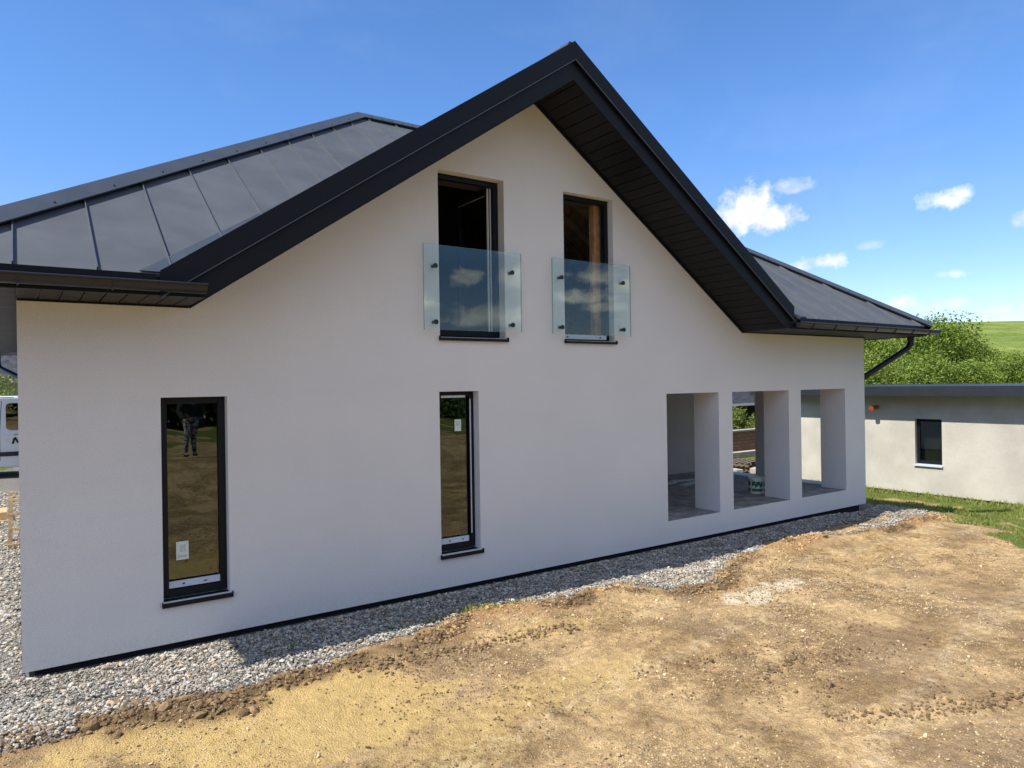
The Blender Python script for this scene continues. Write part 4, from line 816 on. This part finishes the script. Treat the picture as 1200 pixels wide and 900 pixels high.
# ------------------------------------------------------------------ seen through the terrace: neighbour's wall, house, tree, pallets
def box_at(name, a, b, material, parent=None, bevel=0):
    B = MB(); B.box(a, b); return B.build(name, material, parent, bevel=bevel)
fence = empty('block_fence', (22, 10.8, -.6)); tag(fence, 'reddish brown split-block fence wall seen through the terrace', 'fence')
box_at('wall', (16, 10.7, -.7), (34, 10.95, .36), MT['brick'], fence); box_at('coping', (15.95, 10.66, .362), (34.05, 10.99, .42), MT['concrete'], fence); box_at('kerb', (16, 10.3, -.7), (34, 10.69, -.40), MT['concrete'], fence)
nh = empty('brick_outbuilding', (29, 17, -.6)); tag(nh, 'low brown brick outbuilding with dark tiled roof behind the block fence', 'outbuilding')
box_at('wall', (20, 14.8, -.6), (40, 20, 1.22), MT['brick2'], nh)
B = MB(); B.prism([(19.6, 14.4, 1.28), (40.4, 14.4, 1.28), (40.4, 20.5, 1.28), (19.6, 20.5, 1.28)], [(22, 17.4, 3.2), (38, 17.4, 3.2), (38, 17.6, 3.2), (22, 17.6, 3.2)])
B.build('roof', MT['tile'], nh)
box_at('gutter', (19.6, 14.33, 1.17), (40.4, 14.4, 1.27), MT['white'], nh)
box_at('window', (28.9, 14.74, -.1), (30.0, 14.79, 1.05), MT['steel'], nh)
tr = make_plant('young_tree', 1.85, 1.1, 800, .045, MT['leaf2'], 8, .2, .04, 5, .09, 'pale green young tree behind the block fence', 'tree'); tr.location = (21.0, 13.2, 0)
x_, y_ = at(863, 30.5); tr.location = (x_, y_, -.6)
sh = make_plant('garden_shrub', 1.5, .8, 300, .05, MT['leaf2'], 6, .3, .03, 5, .1, 'small garden shrub in front of the brick house wall', 'shrub'); x_, y_ = at(884, 30.2); sh.location = (x_, y_, -.6)
# pallets heaped against the fence
pl = empty('pallet'); tag(pl, 'upper weathered timber pallet of the two by the block fence', 'pallet', 'pallets by the fence')
for zz_ in (0, .115):
    B = MB()
    for k in range(5): B.box((-.6, -.4+k*.17, zz_), (.6, -.30+k*.17, zz_+.022))
    B.build('deck_board', MT['oldwood'], pl)
B = MB()
for k in (-.5, 0, .5): B.box((k-.07, -.4, .023), (k+.07, .38, .114))
B.build('bearer', MT['oldwood'], pl)
x_, y_ = at(869, 23.5); pl.location = (x_, y_, -.40); pl.rotation_euler = (0, 0, .3)
p2 = dup(pl, (x_+.12, y_-.1, -.56), .2, label='lower weathered timber pallet of the two by the block fence')
cb_ = empty('concrete_block'); 
for i, (px_, Zc, lb) in enumerate(((884, 22.6, 'pale concrete block beside the pallets on the grass'), (861, 22.4, 'pale concrete block in front of the pallets'))):
    B = MB(); x_, y_ = at(px_, Zc); B.box((-.2, -.12, 0), (.2, .12, .22)); o = B.build('concrete_block', MT['concrete'], bevel=.01); o.location = (x_, y_, -.62); o.rotation_euler = (0, 0, .3+i); tag(o, lb, 'block', 'loose concrete blocks')
bpy.data.objects.remove(cb_)

# ------------------------------------------------------------------ left of the house: van, timber crate, neighbour
VZ = float(ground_z(0, 12.8, False)); van = empty('delivery_van', (0, 13.6, VZ)); tag(van, 'white panel van parked behind the left end of the house', 'van')
vy0, vy1 = 12.8, 14.5; vx = -3.0; zb = VZ
prof = [(0, .45), (0, 1.35), (.10, 1.80), (.35, 1.90), (2.95, 1.90), (3.25, 1.83), (3.95, 1.16), (4.55, 1.0), (4.68, .80), (4.70, .35), (4.35, .30), (3.2, .25), (.3, .28)]
B = MB(); B.extr([(vx+a, vy0, zb+b) for a, b in prof], (0, vy1-vy0, 0)); B.build('body', MT['van'], van, bevel=.05)
def vpoly(name, pts, material, y=vy0, th=.012, parent=van, bev=0): B = MB(); B.extr([(vx+a, y-th, zb+b) for a, b in pts], (0, th-.001, 0)); return B.build(name, material, parent, bevel=bev)
def rr_(x0, z0, x1, z1, r=.07, sl=0):
    o_ = []
    for cx, cz, a0 in ((x0+r, z0+r, 180), (x1-r, z0+r, 270), (x1-r-sl, z1-r, 0), (x0+r, z1-r, 90)):
        for k in range(4): a = math.radians(a0+30*k); o_.append((cx+r*math.cos(a), cz+r*math.sin(a)))
    return o_
vpoly('window', rr_(2.74, 1.12, 3.62, 1.74, .08, .38), MT['vglass'], th=.010); vpoly('window', rr_(1.35, 1.12, 2.45, 1.74), MT['vglass'], th=.010)
for a in (2.62, 1.2, 3.72): vpoly('door_gap', [(a-.006, .42), (a+.006, .42), (a+.006, 1.1), (a+.05, 1.80), (a+.038, 1.80), (a-.006, 1.1)], MT['black'], th=.003)
vpoly('door_handle', rr_(2.30, .93, 2.56, 1.0, .03), MT['black'], th=.03); vpoly('door_handle', rr_(2.68, .93, 2.9, .99, .028), MT['van'], th=.03)
vpoly('rub_strip', [(1.55, .52), (3.5, .52), (3.5, .62), (1.55, .62)], MT['black'], th=.018); vpoly('roof_rail', [(.4, 1.87), (2.9, 1.87), (2.9, 1.885), (.4, 1.885)], MT['black'], th=.02)
mx0, mz0 = 2.84, .80                         # the letter M on the front door
for q in ([(0, 0), (.035, 0), (.065, .15), (.03, .15)], [(.03, .15), (.065, .15), (.105, .04), (.085, .0)], [(.085, 0), (.105, .04), (.185, .15), (.15, .15)], [(.15, .15), (.185, .15), (.155, 0), (.12, 0)]): vpoly('lettering', [(mx0+a*1.35, mz0+b) for a, b in q], MT['black'], th=.004)
vpoly('lettering', [(mx0+.05, mz0+.21), (mx0+.6, mz0+.21), (mx0+.6, mz0+.222), (mx0+.05, mz0+.222)], MT['black'], th=.004)
for a in (.85, 3.85):
    for yy in (vy0-.012, vy1-.2):
        B = MB(); B.lathe([(.0, 0), (.20, 0), (.30, -.0), (.32, .03), (.32, .19), (.28, .21), (0, .21)], (vx+a, yy, zb+.32), 28, axis='y'); w_ = B.build('wheel', MT['rubber'], van, smooth=True)
        B = MB(); B.lathe([(0, -.012), (.06, -.012), (.17, -.002), (.19, -.012), (.20, -.001)], (vx+a, yy, zb+.32), 24, axis='y'); B.build('rim', MT['rim'], w_, smooth=True)
    vpoly('wheel_arch', [(a+.38*math.cos(math.pi*k/12), .32+.38*math.sin(math.pi*k/12)) for k in range(13)], MT['black'], th=.008)
vpoly('headlight', [(4.3, .80), (4.6, .78), (4.5, .98), (4.25, 1.0)], MT['head'], th=.012); vpoly('tail_lamp', [(.02, 1.0), (.12, 1.0), (.16, 1.6), (.06, 1.6)], MT['lamp'], th=.012)
B = MB(); B.extr([(vx+3.28, vy0+.14, zb+1.815), (vx+3.96, vy0+.10, zb+1.175), (vx+3.96, vy1-.10, zb+1.175), (vx+3.28, vy1-.14, zb+1.815)], (.012, 0, .014)); B.build('windscreen', MT['vglass'], van)
cr = empty('timber_crate', (-.12, 6.3, .1)); tag(cr, 'narrow pale timber crate standing on gravel by the house', 'crate')
gz_ = float(ground_z(-.15, 6.3, False))
for xx_, yy_ in ((-.14, 6.1), (-.0, 6.1), (-.14, 6.75), (-.0, 6.75)): B = MB(); B.beam((xx_, yy_, gz_), (xx_+.02, yy_, gz_+.80), .05, .05, (0, 1, 0)); B.build('post', MT['wood2'], cr)
B = MB()
for k in (.05, .30, .52, .74):
    B.box((-.17, 6.05, gz_+k), (.05, 6.07, gz_+k+.03)); B.box((.03, 6.08, gz_+k+.01), (.045, 6.77, gz_+k+.05))
B.build('slats', MT['wood2'], cr)
B = MB(); B.box((-2.6, 8.2, gz_+.0), (-.12, 8.9, gz_+.14)); B.box((-2.5, 8.25, gz_+.142), (-.2, 8.85, gz_+.28)); tag(B.build('timber_stack', MT['wood2'], bevel=.01), 'weathered timber stack on the ground in front of the van', 'timber')
nl_ = empty('dark_roofed_house', (-6, 27, 0)); tag(nl_, 'neighbouring house with dark roof behind the white van', 'house')
box_at('wall', (-16, 24, 0), (3, 32, 2.7), MT['interior'], nl_)
B = MB(); B.prism([(-17, 23, 2.7), (4, 23, 2.7), (4, 33, 2.7), (-17, 33, 2.7)], [(-14, 27.8, 6), (1, 27.8, 6), (1, 28.2, 6), (-14, 28.2, 6)]); B.build('roof', MT['tile'], nl_)
sh2 = make_plant('yellow_shrub', 2.6, 2.6, 900, .06, MT['leaf2'], 8, .15, .05, 5, .12, 'yellow green shrub between the van and the dark roof', 'shrub'); sh2.location = (-.6, 18.5, .35)

# ------------------------------------------------------------------ person across the site (mirrored in the left window)
def skin(name, joints, edges, material, parent, sub=2):
    me = bpy.data.meshes.new(name); me.from_pydata([j[0] for j in joints], edges, []); o = bpy.data.objects.new(name, me); COL.objects.link(o); o.parent = parent
    s_ = o.modifiers.new('skin', 'SKIN'); s_.use_smooth_shade = True
    for i, j in enumerate(joints):
        r_ = j[1] if isinstance(j[1], tuple) else (j[1], j[1]); me.skin_vertices[0].data[i].radius = r_
    me.skin_vertices[0].data[0].use_root = True
    b_ = o.modifiers.new('sub', 'SUBSURF'); b_.levels = sub; b_.render_levels = sub; me.materials.append(material); return o
pe = empty('person', (3.42, -11.1, .74)); pe.rotation_euler = (0, 0, math.radians(-20)); tag(pe, 'person in dark top and patterned trousers standing on the dirt, mirrored in the window', 'person')
J = [((0,0,.93),(.14,.10)),((0,0,1.12),(.12,.085)),((0,0,1.35),(.15,.10)),((0,0,1.47),(.055,.055)),((0,.01,1.56),(.06,.065)),((0,.01,1.66),(.075,.09)),
     ((.09,0,.86),.085),((.10,-.02,.48),.055),((.10,.02,.10),.04),((.10,.13,.035),(.04,.03)),
     ((-.09,0,.86),.085),((-.11,.04,.48),.055),((-.12,-.06,.10),.04),((-.12,.06,.035),(.04,.03)),
     ((.19,0,1.38),.055),((.26,.02,1.10),.042),((.22,.20,.93),.032),((.21,.25,.90),.03),((-.19,0,1.38),.055),((-.27,-.02,1.10),.042),((-.25,.14,.90),.032),((-.24,.19,.86),.03)]
Eg = [(0,1),(1,2),(2,3),(3,4),(4,5),(0,6),(6,7),(7,8),(8,9),(0,10),(10,11),(11,12),(12,13),(2,14),(14,15),(15,16),(16,17),(2,18),(18,19),(19,20),(20,21)]
skin('body', J, Eg, MT['skin'], pe)
def fat(j, k): r_ = j[1] if isinstance(j[1], tuple) else (j[1], j[1]); return (j[0], (r_[0]+k, r_[1]+k))
T = [fat(J[i], .02) for i in (0, 6, 7, 8, 10, 11, 12)]; skin('trousers', T, [(0,1),(1,2),(2,3),(0,4),(4,5),(5,6)], MT['pattern'], pe)
T = [fat(J[i], .022) for i in (1, 0, 2, 14, 15, 16, 18, 19, 20)]; skin('top', T, [(0,1),(0,2),(2,3),(3,4),(4,5),(2,6),(6,7),(7,8)], MT['cloth'], pe)
skin('shoe', [((.10,-.05,.045),(.045,.04)),((.10,.15,.04),(.045,.035))], [(0,1)], MT['cloth'], pe); skin('shoe', [((-.12,-.12,.045),(.045,.04)),((-.12,.08,.04),(.045,.035))], [(0,1)], MT['cloth'], pe)
skin('hair', [((0,-.03,1.69),(.085,.09)),((0,-.06,1.60),(.08,.05)),((0,-.08,1.42),(.09,.04))], [(0,1),(1,2)], MT['hair'], pe)
